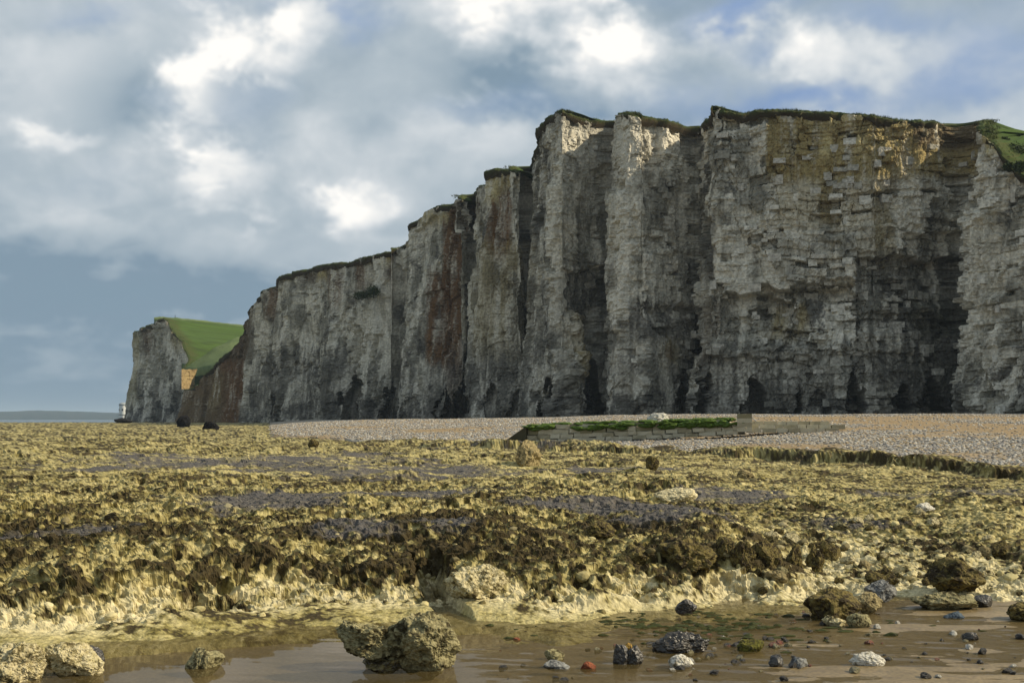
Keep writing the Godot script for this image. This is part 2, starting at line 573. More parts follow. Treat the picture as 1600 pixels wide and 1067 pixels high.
func rock_h(x: float, d: float) -> float:
	var h := rock_base(x, d)
	return h + rock_relief(x, h, d, step_e(x, d))

const MATS := [[400, 722, 280, 11, 0.6], [620, 738, 260, 10, 0.6], [420, 785, 150, 13, 0.7], [640, 772, 130, 8, 0.6], [985, 792, 170, 8, 0.6], [1060, 806, 100, 9, 0.6], [1480, 776, 120, 9, 0.6], [560, 832, 70, 12, 0.6], [960, 738, 120, 7, 0.6], [1150, 772, 90, 6, 0.6], [130, 838, 130, 9, 0.5], [700, 832, 60, 9, 0.5], [860, 700, 200, 4, 0.4], [200, 716, 120, 5, 0.5], [1330, 800, 80, 7, 0.4]]
var mats: Array = []

func rock_color(x: float, y: float, d: float, e: float) -> Color:
	var fi := n_speck.get_noise_3d(x, y, d)
	var fi2 := n_speck.get_noise_3d(x * 2.3 + 9.0, y * 2.3, d * 2.3)
	var pa := n_patch.get_noise_2d(x, d)
	var pa2 := n_patch.get_noise_2d(x * 3.0 + 70.0, d * 3.0)
	var cream := Color(0.54, 0.46, 0.215)
	var ochre := Color(0.35, 0.295, 0.105)
	var olive := Color(0.185, 0.150, 0.042)
	var brown := Color(0.058, 0.046, 0.021)
	var grey := Color(0.122, 0.112, 0.108)
	var fw := n_fine.get_noise_3d(x, y, d)
	var crumb := n_crumb.get_noise_3d(x + fw * 0.04, y - fw * 0.04, d)
	var crumb2 := n_crumb.get_noise_3d(x * 2.3 + 20.0 + fw * 0.05, y * 2.3, d * 2.3)
	var c := cream.lerp(ochre, clampf(0.55 + fi * 0.8 + pa * 0.5 + crumb2 * 0.35, 0.0, 1.0))
	var weed := pa * 0.60 + pa2 * 0.60 + fi * 0.65 + fi2 * 0.55 + crumb * 0.34 + crumb2 * 0.30
	# brown weed thick on the brow of the step, the scoured foot of it bare chalk
	if e < 4.2:
		var foot := y + 0.16 * pa2 + 0.20 * fi + 0.10 * pa + 0.10 * fi2
		if foot < 0.19:
			weed -= 0.55
			c = c.lerp(Color(0.76, 0.67, 0.42), clampf((0.19 - foot) * 6.0, 0.0, 0.75) * smoothstep(-0.35, 0.1, e))
		else:
			weed += (0.20 + 0.14 * smoothstep(1.0, -1.0, x)) * smoothstep(4.2, 2.4, e)
	var led := past_edge(x, d)
	if led > -2.6 and x > -7.0: weed += 0.30 * smoothstep(-2.6, -1.6, led) * smoothstep(0.0, -0.8, led)
	if e < 0.05: weed += 0.22
	c = c.lerp(olive, clampf((weed + 0.24) * 2.6, 0.0, 0.92))
	c = c.lerp(brown, clampf((weed - 0.06) * 5.0, 0.0, 0.96))
	var mat := mat_share(x, d) + fi * 0.30 - 0.25 * float(e < 1.5)
	return c.lerp(grey, clampf(mat * 3.2, 0.0, 0.92))

func mat_share(x: float, d: float) -> float:
	var pa := n_patch.get_noise_2d(x, d)
	var pa2 := n_patch.get_noise_2d(x * 3.0 + 70.0, d * 3.0)
	var mat := 0.0
	for m in mats:
		var ex: float = (x - m[0]) / m[2]
		var ed: float = (d - m[1]) / m[3]
		var q := ex * ex + ed * ed
		if q < 3.0: mat = maxf(mat, m[4] * (1.25 - q * 0.5))
	return mat + pa * 0.35 + pa2 * 0.35 - 0.42

func step_e(x: float, d: float) -> float:
	return d - step_line[clampi(int((x + 9.0) * 100.0), 0, 1800)]

func build_platform() -> void:
	for m in MATS:
		var d: float = 1.14 * F / (m[1] - HORIZON)
		var d0: float = 1.14 * F / (m[1] + m[3] - HORIZON)
		var d1: float = 1.14 * F / maxf(m[1] - m[3] - HORIZON, 4.0)
		mats.append([seen_x(m[0], d), d, m[2] * d / F, (d1 - d0) * 0.5, m[4]])
	var ds := PackedFloat32Array()
	var d := 8.2
	while d < 430.0:
		ds.append(d)
		if d < 12.2: d += 0.0155
		elif d < 17.0: d += 0.025
		elif d < 30.0: d *= 1.0033
		elif d < 60.0: d *= 1.0055
		else: d *= 1.018
	var nc := 800
	var nr := ds.size()
	var v := PackedVector3Array()
	var c := PackedColorArray()
	v.resize(nc * nr)
	c.resize(nc * nr)
	var b := PackedVector3Array()
	b.resize(nc * nr)
	for j in nr:
		var dj := ds[j]
		for i in nc:
			# columns crowd towards the middle
			var a := (i / float(nc - 1)) * 2.0 - 1.0
			var x := dj * (0.46 * a + 0.12 * a * a * a + 0.45 * pow(absf(a), 24.0) * signf(a))
			b[j * nc + i] = Vector3(x, rock_base(x, dj), -dj)
	for j in nr:
		for i in nc:
			var p := b[j * nc + i]
			var du := b[j * nc + mini(i + 1, nc - 1)] - b[j * nc + maxi(i - 1, 0)]
			var dv := b[mini(j + 1, nr - 1) * nc + i] - b[maxi(j - 1, 0) * nc + i]
			var n := du.cross(dv).normalized()
			var e := step_e(p.x, -p.z)
			v[j * nc + i] = p + n * rock_relief(p.x, p.y, -p.z, e)
			c[j * nc + i] = rock_color(p.x, p.y, -p.z, e)
	var o := put("rock_platform", array_mesh(v, grid_index(nc, nr), c), M.rock)
	tag(o, "weathered yellow limestone wave-cut platform with dark weed", "rock", "", "structure")

func sandy(x: float, d: float, s: float) -> float:
	return smoothstep(0.0, 0.28, n_patch.get_noise_2d(x * 0.25, d * 0.25) * 0.8 + 0.5 * n_big.get_noise_2d(x * 0.7, s) + 0.55 * smoothstep(10.0, 18.0, x) * smoothstep(7.0, 12.0, s) * smoothstep(70.0, 50.0, s) - 0.08)

func build_beach() -> void:
	var ds := PackedFloat32Array()
	var d := 14.0
	while d < 460.0:
		ds.append(d)
		d *= 1.02
	var nc := 260
	var nr := ds.size()
	var v := PackedVector3Array()
	var c := PackedColorArray()
	v.resize(nc * nr)
	c.resize(nc * nr)
	for j in nr:
		for i in nc:
			var x := ds[j] * (-0.45 + 1.05 * i / (nc - 1.0))
			var s := past_edge(x, ds[j])
			var h := beach_h(x, ds[j]) - 0.35 * smoothstep(0.0, -0.9, s) - 1.2 * smoothstep(-1.2, -3.0, s)
			v[j * nc + i] = Vector3(x, h, -ds[j])
			var pa := n_patch.get_noise_2d(x * 0.25, ds[j] * 0.25)
			var sand := sandy(x, ds[j], s)
			c[j * nc + i] = Color(0.36, 0.33, 0.28).lerp(Color(0.36, 0.265, 0.15), sand)
	tag(put("shingle_beach", array_mesh(v, grid_index(nc, nr), c), M.shingle), "pale shingle and sand bank below the cliffs", "beach", "", "structure")

# ------------------------------------------------------------------ loose rocks

var ico_cache := {}

func icosphere(sub: int) -> Array:
	if ico_cache.has(sub): return ico_cache[sub]
	var t := (1.0 + sqrt(5.0)) / 2.0
	var v: Array = [Vector3(-1, t, 0), Vector3(1, t, 0), Vector3(-1, -t, 0), Vector3(1, -t, 0), Vector3(0, -1, t), Vector3(0, 1, t), Vector3(0, -1, -t), Vector3(0, 1, -t), Vector3(t, 0, -1), Vector3(t, 0, 1), Vector3(-t, 0, -1), Vector3(-t, 0, 1)]
	for i in v.size(): v[i] = v[i].normalized()
	var f: Array = [[0, 11, 5], [0, 5, 1], [0, 1, 7], [0, 7, 10], [0, 10, 11], [1, 5, 9], [5, 11, 4], [11, 10, 2], [10, 7, 6], [7, 1, 8], [3, 9, 4], [3, 4, 2], [3, 2, 6], [3, 6, 8], [3, 8, 9], [4, 9, 5], [2, 4, 11], [6, 2, 10], [8, 6, 7], [9, 8, 1]]
	for k in sub:
		var mid := {}
		var g: Array = []
		for tri in f:
			var m: Array = []
			for e in 3:
				var a: int = tri[e]
				var b: int = tri[(e + 1) % 3]
				var key := Vector2i(mini(a, b), maxi(a, b))
				if not mid.has(key):
					mid[key] = v.size()
					v.append((v[a] + v[b]).normalized())
				m.append(mid[key])
			g.append([tri[0], m[0], m[2]]); g.append([tri[1], m[1], m[0]]); g.append([tri[2], m[2], m[1]]); g.append([m[0], m[1], m[2]])
		f = g
	var idx := PackedInt32Array()
	for tri in f:
		idx.append(tri[0]); idx.append(tri[2]); idx.append(tri[1])
	ico_cache[sub] = [PackedVector3Array(v), idx]
	return ico_cache[sub]

# size: full width, height, depth. pitted: 0 to 1. tones: [main, second, dark, share of dark]
func rock_mesh(s: int, sub: int, size: Vector3, pitted: float, tones: Array, angular := 0.7, smooth := false) -> ArrayMesh:
	var ico := icosphere(sub)
	var v: PackedVector3Array = ico[0].duplicate()
	var c := PackedColorArray()
	c.resize(v.size())
	var r := RandomNumberGenerator.new()
	r.seed = s * 7919 + 13
	var planes: Array = []
	for k in 9:
		planes.append([Vector3(r.randf_range(-1, 1), r.randf_range(-1, 1), r.randf_range(-1, 1)).normalized(), r.randf_range(0.55, 0.85)])
	var o := Vector3(s * 3.7, s * 1.3, s * 2.1)
	var big := maxf(size.x, maxf(size.y, size.z)) * 0.5
	for i in v.size():
		var dir := v[i]
		var p := dir * (1.0 + 0.38 * n_rock.get_noise_3dv(dir * 0.9 + o))
		for pl in planes:
			var over: float = p.dot(pl[0]) - pl[1]
			if over > 0.0: p -= pl[0] * over * angular
		var w := p * size * 0.5
		var pit := n_rock_pit.get_noise_3dv(w * 9.0 + o)
		var bump := 0.07 * n_rock.get_noise_3dv(dir * 3.5 + o) + 0.035 * n_rock.get_noise_3dv(dir * 9.0 + o)
		if pitted > 0.0:
			bump -= pitted * 0.16 * clampf(-0.45 - pit, 0.0, 0.4) / 0.4
			bump += pitted * 0.04 * n_rock.get_noise_3dv(dir * 22.0 + o)
		v[i] = w + dir * bump * minf(big, 0.7) * clampf(big / 0.16, 0.35, 1.0)
		var sp := n_rock.get_noise_3dv(w * 14.0 / maxf(big * 2.0, 0.3) + o)
		var sp2 := n_rock.get_noise_3dv(w * 4.0 / maxf(big * 2.0, 0.3) + o * 1.7)
		var col: Color = tones[0].lerp(tones[1], clampf(0.5 + sp * 1.3 + sp2 * 0.6, 0.0, 1.0))
		c[i] = col.lerp(tones[2], clampf((sp2 * 1.2 + sp * 0.9 + tones[3] - 0.5) * 3.0, 0.0, 0.92))
	return array_mesh(v, ico[1], c, smooth)

var T_CHALK := [Color(0.66, 0.58, 0.36), Color(0.46, 0.39, 0.19), Color(0.10, 0.08, 0.035), 0.25]
var T_WEED := [Color(0.20, 0.16, 0.055), Color(0.085, 0.065, 0.03), Color(0.045, 0.035, 0.02), 0.5]
var T_DARK := [Color(0.075, 0.065, 0.05), Color(0.035, 0.032, 0.03), Color(0.02, 0.02, 0.02), 0.4]
var T_PITTED := [Color(0.36, 0.32, 0.175), Color(0.20, 0.175, 0.08), Color(0.06, 0.05, 0.025), 0.36]
var T_GREY := [Color(0.30, 0.30, 0.28), Color(0.17, 0.17, 0.165), Color(0.07, 0.07, 0.07), 0.3]
var T_RED := [Color(0.30, 0.10, 0.05), Color(0.20, 0.07, 0.04), Color(0.08, 0.04, 0.03), 0.25]
var T_AMBER := [Color(0.48, 0.30, 0.07), Color(0.34, 0.2, 0.05), Color(0.1, 0.07, 0.03), 0.2]
var T_TAN := [Color(0.42, 0.34, 0.17), Color(0.30, 0.24, 0.12), Color(0.10, 0.08, 0.04), 0.22]
var T_WHITE := [Color(0.72, 0.69, 0.60), Color(0.55, 0.52, 0.43), Color(0.2, 0.18, 0.12), 0.15]

func ground_at(px: float, py: float) -> float:
	# distance at which the line of sight through that pixel meets the ground
	var d := 7.0
	while d < 420.0:
		var x := seen_x(px, d)
		if maxf(rock_h(x, d), beach_h(x, d) if past_edge(x, d) > 0.0 else -1.0) >= seen_y(py, d): return d
		d *= 1.004
	return d

func rock_at(called: String, label: String, group: String, box: Array, ground: float, tones: Array, s: int, pitted := 0.5, sub := 4, deep := 0.8, turn := 0.0, sink := 0.16, tilt := 0.0, category := "rock") -> MeshInstance3D:
	# box: px0, py0, px1, py1 of what shows in the photograph; ground: height it stands on
	var d: float = (EYE - ground) * F / (box[3] - HORIZON)
	if ground < -5.0:
		d = ground_at((box[0] + box[2]) * 0.5, box[3])
		ground = seen_y(box[3], d)
	var w: float = (box[2] - box[0]) * d / F
	var h: float = (box[3] - box[1]) * d / F
	var size := Vector3(w * 1.12, h * (1.0 + sink) * 1.12, w * deep)
	var mesh := rock_mesh(s, sub, size, pitted, tones)
	var o := put(called, mesh, M.wet if tones == T_DARK else M.boulder)
	o.position = Vector3(seen_x((box[0] + box[2]) * 0.5, d), ground - h * sink + size.y * 0.46, -(d + w * deep * 0.30))
	o.rotation = Vector3(0, turn, tilt)
	tag(o, label, category, group)
	return o

func _ready() -> void:
	rng.seed = 4711
	setup()
	camera_and_light()
	make_materials()
	make_beds()
	make_lines()
	structure()
	objects()

func setup() -> void:
	n_big = noise(11, 0.13, 3)
	n_mid = noise(12, 0.75, 4)
	n_fine = noise(13, 5.5, 4, FastNoiseLite.TYPE_SIMPLEX_SMOOTH, 0.6)
	n_lump = cells(14, 1.35, FastNoiseLite.RETURN_DISTANCE)
	n_pit = cells(15, 3.6, FastNoiseLite.RETURN_DISTANCE)
	n_patch = noise(16, 0.33, 3)
	n_speck = noise(17, 4.2, 3, FastNoiseLite.TYPE_SIMPLEX_SMOOTH, 0.65)
	n_flute = noise(18, 0.05, 3)
	n_ridge = noise(19, 0.07, 2)
	n_streak = noise(20, 0.42, 4, FastNoiseLite.TYPE_SIMPLEX_SMOOTH, 0.6)
	n_weather = noise(21, 0.085, 5, FastNoiseLite.TYPE_SIMPLEX_SMOOTH, 0.55)
	n_cliff = noise(22, 0.40, 4, FastNoiseLite.TYPE_SIMPLEX_SMOOTH, 0.55)
	n_sky = noise(23, 0.55, 5)
	n_sky2 = noise(24, 0.8, 3)
	n_puff = noise(27, 5.0, 6, FastNoiseLite.TYPE_SIMPLEX_SMOOTH, 0.62)
	n_panel = cells(28, 1.0, FastNoiseLite.RETURN_CELL_VALUE)
	n_knob = cells(29, 6.5, FastNoiseLite.RETURN_DISTANCE)
	n_crumb = cells(30, 8.5, FastNoiseLite.RETURN_CELL_VALUE)
	n_rock = noise(25, 0.9, 3)
	n_rock_pit = cells(26, 0.9, FastNoiseLite.RETURN_DISTANCE)

func camera_and_light() -> void:
	var cam := Camera3D.new()
	cam.name = "camera"
	cam.projection = Camera3D.PROJECTION_FRUSTUM      # a level camera with the lens shifted up
	cam.near = 0.1
	cam.far = 9000.0
	cam.size = 0.1 * 1067.0 / F
	cam.frustum_offset = Vector2(0.0, 0.1 * (HORIZON - 533.5) / F)
	cam.position = Vector3(0, EYE, 0)
	add_child(cam)
	cam.current = true
	var e := Environment.new()
	e.background_mode = Environment.BG_SKY
	var sm := PanoramaSkyMaterial.new()
	sm.panorama = make_sky()
	var sky := Sky.new()
	sky.sky_material = sm
	e.sky = sky
	e.tonemap_mode = Environment.TONE_MAPPER_LINEAR
	e.tonemap_exposure = 1.14
	e.fog_enabled = true
	e.fog_density = 0.0001
	e.fog_light_color = Color(0.80, 0.88, 0.95)
	e.sdfgi_enabled = true
	e.ssao_enabled = true
	e.ssil_enabled = true
	var we := WorldEnvironment.new()
	we.name = "daylight"
	we.environment = e
	add_child(we)
	var sun := DirectionalLight3D.new()
	sun.name = "sun"
	sun.light_energy = 1.55
	sun.light_color = Color(1.0, 0.94, 0.82)
	sun.light_angular_distance = 0.5
	sun.shadow_enabled = true
	add_child(sun)
	var to_sun := Vector3(0.98, 0.68, 0.13).normalized()
	sun.look_at_from_position(to_sun * 100.0, Vector3.ZERO, Vector3.UP)

func make_materials() -> void:
	var m := material("limestone", 0.92)
	m.albedo_texture = ramp_texture(31, 0.03, 0.62, 1.15)
	m.uv1_triplanar = true
	m.uv1_world_triplanar = true
	m.uv1_scale = Vector3.ONE * 1.1
	m.heightmap_enabled = true
	m.heightmap_texture = ramp_texture(32, 0.035, 0.0, 1.0, 5)
	m.heightmap_scale = 1.1
	M.rock = m
	var b: StandardMaterial3D = m.duplicate()
	b.resource_name = "boulder"
	b.uv1_world_triplanar = false
	b.uv1_scale = Vector3.ONE * 2.3
	b.heightmap_scale = 2.0
	b.heightmap_scale = 0.7
	M.boulder = b
	var w: StandardMaterial3D = b.duplicate()
	w.resource_name = "wet_stone"
	w.roughness = 0.4
	w.metallic_specular = 0.5
	M.wet = w
	var c := material("chalk", 0.97)
	c.albedo_texture = ramp_texture(33, 0.02, 0.66, 1.12)
	c.uv1_triplanar = true
	c.uv1_world_triplanar = true
	c.uv1_scale = Vector3(0.13, 0.13, 0.13)
	c.heightmap_enabled = true
	c.heightmap_texture = ramp_texture(34, 0.03, 0.0, 1.0, 5)
	c.heightmap_scale = 22.0
	M.cliff = c
	M.block_tones = []
	for q in [Color(0.80, 0.76, 0.65), Color(0.64, 0.60, 0.51), Color(0.50, 0.47, 0.39), Color(0.36, 0.34, 0.28), Color(0.20, 0.19, 0.155)]:
		var bm: StandardMaterial3D = c.duplicate()
		bm.resource_name = "chalk_block"
		bm.vertex_color_use_as_albedo = false
		bm.albedo_color = q.linear_to_srgb()
		M.block_tones.append(bm)
	M.block_shapes = stone_variants()
	var t := material("turf", 1.0)
	t.albedo_texture = ramp_texture(35, 0.06, 0.6, 1.15)
	t.uv1_triplanar = true
	t.uv1_world_triplanar = true
	t.uv1_scale = Vector3.ONE * 0.2
	M.turf = t
	var s := material("shingle", 0.95)
	s.albedo_texture = ramp_texture(36, 0.05, 1.15, 0.45, 3, true)
	s.uv1_triplanar = true
	s.uv1_world_triplanar = true
	s.uv1_scale = Vector3.ONE * 0.47
	s.heightmap_enabled = true
	s.heightmap_texture = ramp_texture(36, 0.05, 1.0, 0.0, 3, true)
	s.heightmap_scale = 4.0
	M.shingle = s
	M.stone = material("pebble", 0.85)
	M.weed = material("seaweed", 0.75)
	var sa := material("wet_sand", 0.45)
	sa.metallic_specular = 0.5
	sa.albedo_texture = ramp_texture(37, 0.04, 0.75, 1.1)
	sa.uv1_triplanar = true
	sa.uv1_world_triplanar = true
	sa.uv1_scale = Vector3.ONE * 1.3
	M.sand = sa
	var wa := material("pool_water", 0.03, Color(lin(0.10, 0.075, 0.03), 0.5), false)
	wa.transparency = BaseMaterial3D.TRANSPARENCY_ALPHA
	wa.metallic_specular = 0.16
	M.water = wa
	var se := material("sea_water", 0.25, lin(0.03, 0.055, 0.065), false)
	se.metallic_specular = 0.5
	M.sea = se
	M.paint = material("white_render", 0.8, lin(0.7, 0.7, 0.66), false)
	M.pane = material("dark_pane", 0.3, lin(0.03, 0.035, 0.04), false)
	M.leaf = material("leaves", 0.8)
	M.leaf.backlight_enabled = true
	M.leaf.backlight = Color(0.2, 0.25, 0.08)
	M.far = material("far_land", 1.0)

# ------------------------------------------------------------------ the place

const PLAN := [
	[1760, 150, 300, 215], [1700, 158, 298, 212], [1600, 168, 280, 202], [1578, 170, 270, 199], [1556, 172, 240, 195], [1545, 173, 222, 193], [1530, 174, 212, 192], [1516, 176, 206, 192], [1512, 184, 200], [1504, 194, 191],
	[1480, 192, 187], [1440, 190, 188], [1370, 189, 180], [1300, 191, 174], [1230, 193, 169], [1180, 194.5, 170], [1160, 195, 176], [1125, 196, 172], [1100, 197, 168], [1096, 201, 180], [1088, 216, 199],
	[1050, 210, 185], [1010, 207, 178], [1000, 207, 180], [975, 208, 179], [962, 213, 178], [953, 233, 188],
	[930, 229, 185], [900, 226, 177], [878, 224, 170], [862, 226, 175], [854, 234, 180], [845, 238, 182], [832, 241, 192], [827, 247, 205], [820, 266, 258],
	[815, 259, 268], [800, 260, 265], [765, 263, 263], [752, 266, 270], [740, 270, 284], [734, 290, 303],
	[725, 284, 310], [710, 287, 316], [700, 288, 317], [680, 291, 320], [655, 294, 330], [637, 298, 344], [629, 304, 360], [621, 318, 385],
	[610, 316, 388], [590, 321, 395], [560, 328, 402], [520, 335, 410], [480, 342, 415], [450, 348, 423], [422, 354, 432], [414, 358, 443], [398, 364, 455], [390, 370, 470], [385, 374, 478],
	[377, 382, 505], [368, 388, 528], [352, 394, 547], [340, 399, 560], [320, 406, 572], [306, 412, 584], [299, 416, 598], [291, 420, 603], [284, 424, 606], [281.5, 430, 608], [281, 445, 612],
]
const CAVES := [
	[901, 944, 545, 664, -18.0, 1], [846, 868, 585, 664, -8.0, 1], [880, 898, 600, 662, -1.0, 1], [706, 742, 585, 667, -9.0, 1], [756, 790, 600, 667, -4.0, 1], [796, 818, 600, 667, -3.0, 1], [688, 704, 605, 667, -5.0, 1],
	[536, 558, 585, 670, -6.0, 1], [598, 620, 600, 670, -5.0, 1], [1056, 1086, 604, 662, -5.0, 1], [1098, 1113, 580, 662, -6.0, 1], [1162, 1204, 596, 662, -4.5, 1], [1238, 1262, 598, 662, -7.0, 1], [1330, 1352, 588, 662, -5.0, 1], [1392, 1430, 600, 660, -6.0, 1], [1440, 1492, 590, 660, -6.0, 1],
	[1262, 1300, 610, 660, -1.4, 1], [430, 440, 620, 668, -1.5, 1], [640, 668, 620, 666, -1.5, 1], [960, 1000, 600, 660, -1.0, 1],
	# the overhang in the big wall, and faces set back under it
	[1112, 1240, 462, 540, -3.2, 2], [1190, 1340, 446, 540, -3.4, 2], [1236, 1340, 438, 470, -1.6, 2], [1340, 1506, 400, 520, -2.6, 2], [1420, 1508, 360, 640, -1.4, 0], [1336, 1376, 390, 412, -0.8, 0], [1140, 1180, 500, 520, -0.8, 0],
	[1200, 1290, 514, 538, -1.2, 0], [1360, 1470, 486, 540, -1.0, 2], [1300, 1500, 552, 575, -0.9, 2], [1110, 1270, 542, 556, 1.2, 0],
	# faces between the buttresses
	[868, 956, 420, 548, -1.6, 0], [914, 944, 500, 560, -1.2, 0], [826, 856, 230, 420, -1.2, 0], [696, 716, 330, 560, -1.6, 0], [676, 690, 400, 540, -0.8, 0], [712, 734, 312, 360, -1.8, 0], [1000, 1080, 480, 520, -1.0, 2], [1085, 1108, 340, 560, -1.4, 0], [860, 874, 250, 470, 0.8, 0],
	[868, 904, 486, 660, 1.6, 0], [893, 926, 490, 590, 1.2, 0], [946, 984, 300, 520, 0.9, 0], [1512, 1540, 330, 640, 1.0, 0], [545, 552, 480, 600, -1.5, 0], [575, 592, 520, 640, -1.5, 0], [500, 520, 560, 640, 0.8, 0], [398, 500, 570, 590, -0.9, 2],
]

func structure() -> void:
	var S := [
		[690, 716, 325, 575, RUST, 1.1], [664, 692, 420, 570, RUST, 0.8], [712, 736, 305, 350, BROWN, 1.0], [640, 690, 335, 350, SUNNY, 0.6], [700, 722, 540, 640, RUST, 0.6], [765, 795, 290, 400, RUST, 0.8], [752, 772, 268, 312, SUNNY, 0.9], [775, 812, 266, 292, OCHRE, 1.0], [740, 830, 380, 560, OCHRE, 0.35],
		[455, 500, 418, 440, BROWN, 1.0], [510, 524, 420, 475, RUST, 0.7], [548, 560, 410, 450, RUST, 0.6], [405, 416, 450, 500, RUST, 0.6], [598, 612, 390, 480, RUST, 0.5], [484, 500, 425, 440, SUNNY, 0.7], [590, 602, 396, 412, SUNNY, 0.7],
		[330, 380, 490, 665, RUST, 1.2], [278, 345, 580, 668, Color(0.20, 0.14, 0.075), 1.2], [345, 386, 470, 560, BROWN, 1.1], [320, 340, 590, 640, OCHRE, 0.4],
		[893, 924, 488, 585, OCHRE, 1.0], [885, 915, 500, 560, SUNNY, 0.3], [1030, 1062, 530, 570, OCHRE, 0.8], [1036, 1056, 545, 560, RUST, 0.8], [1072, 1110, 470, 570, BROWN, 0.6],
		[1200, 1512, 176, 275, OCHRE, 1.05], [1215, 1345, 240, 350, OCHRE, 0.6], [1340, 1400, 240, 420, OCHRE, 0.35], [1236, 1360, 176, 192, SUNNY, 0.8], [1282, 1298, 208, 242, SUNNY, 1.1], [1332, 1352, 215, 240, SUNNY, 1.0], [1440, 1516, 192, 232, BROWN, 0.9], [1110, 1160, 172, 186, SUNNY, 0.5],
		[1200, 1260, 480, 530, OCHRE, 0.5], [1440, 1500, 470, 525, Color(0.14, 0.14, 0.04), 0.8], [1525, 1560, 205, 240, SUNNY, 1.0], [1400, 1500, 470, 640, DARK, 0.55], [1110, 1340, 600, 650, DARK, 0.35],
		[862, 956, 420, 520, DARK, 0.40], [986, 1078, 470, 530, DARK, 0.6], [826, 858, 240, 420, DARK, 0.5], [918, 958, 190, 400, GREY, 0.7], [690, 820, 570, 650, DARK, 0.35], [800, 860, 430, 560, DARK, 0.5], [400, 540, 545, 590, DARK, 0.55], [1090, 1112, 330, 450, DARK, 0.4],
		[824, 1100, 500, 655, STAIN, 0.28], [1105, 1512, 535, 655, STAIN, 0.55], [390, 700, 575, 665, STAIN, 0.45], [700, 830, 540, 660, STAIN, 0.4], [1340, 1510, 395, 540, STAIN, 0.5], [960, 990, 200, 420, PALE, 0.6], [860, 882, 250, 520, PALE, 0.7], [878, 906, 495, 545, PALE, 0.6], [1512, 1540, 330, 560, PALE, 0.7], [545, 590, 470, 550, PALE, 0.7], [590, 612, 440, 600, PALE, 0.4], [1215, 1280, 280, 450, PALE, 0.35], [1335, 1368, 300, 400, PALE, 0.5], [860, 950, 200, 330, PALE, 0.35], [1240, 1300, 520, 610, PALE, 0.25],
	]
	var blocky := [[280, 0.25], [400, 0.4], [620, 0.45], [700, 0.3], [820, 0.55], [950, 0.7], [1060, 0.8], [1120, 1.1], [1600, 1.4]]
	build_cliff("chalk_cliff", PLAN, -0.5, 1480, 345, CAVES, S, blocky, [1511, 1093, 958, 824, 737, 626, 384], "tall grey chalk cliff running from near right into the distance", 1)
	var S2 := [[206, 214, 505, 530, Color(0.03, 0.05, 0.02), 0.8], [222, 230, 505, 560, RUST, 0.6], [214, 222, 505, 540, RUST, 0.4], [205, 285, 600, 660, DARK, 0.35], [250, 262, 495, 515, BROWN, 0.6], [262, 280, 520, 545, SUNNY, 0.5], [205, 210, 520, 640, SUNNY, 0.4], [230, 250, 520, 600, PALE, 0.5]]
	var plan2 := [[283, 452, 640], [282, 455, 590], [280, 458, 562], [276, 461, 532], [268, 464, 521], [258, 466, 511], [254, 467, 500], [246, 468, 496], [240, 469, 499], [228, 471, 506], [213, 475, 512], [206, 480, 517], [205.2, 495, 518], [207, 540, 520]]
	build_cliff("far_headland_cliff", plan2, -0.5, 200, 150, [[236, 244, 500, 640, 1.5, 0], [216, 226, 505, 640, -1.5, 0], [262, 268, 530, 640, -1.0, 0]], S2, [[200, 0.3], [300, 0.3]], [], "pale chalk headland standing beyond the grassy valley", 3)
	build_platform()
	build_beach()
	build_valley()
	build_pool()
	build_sea()

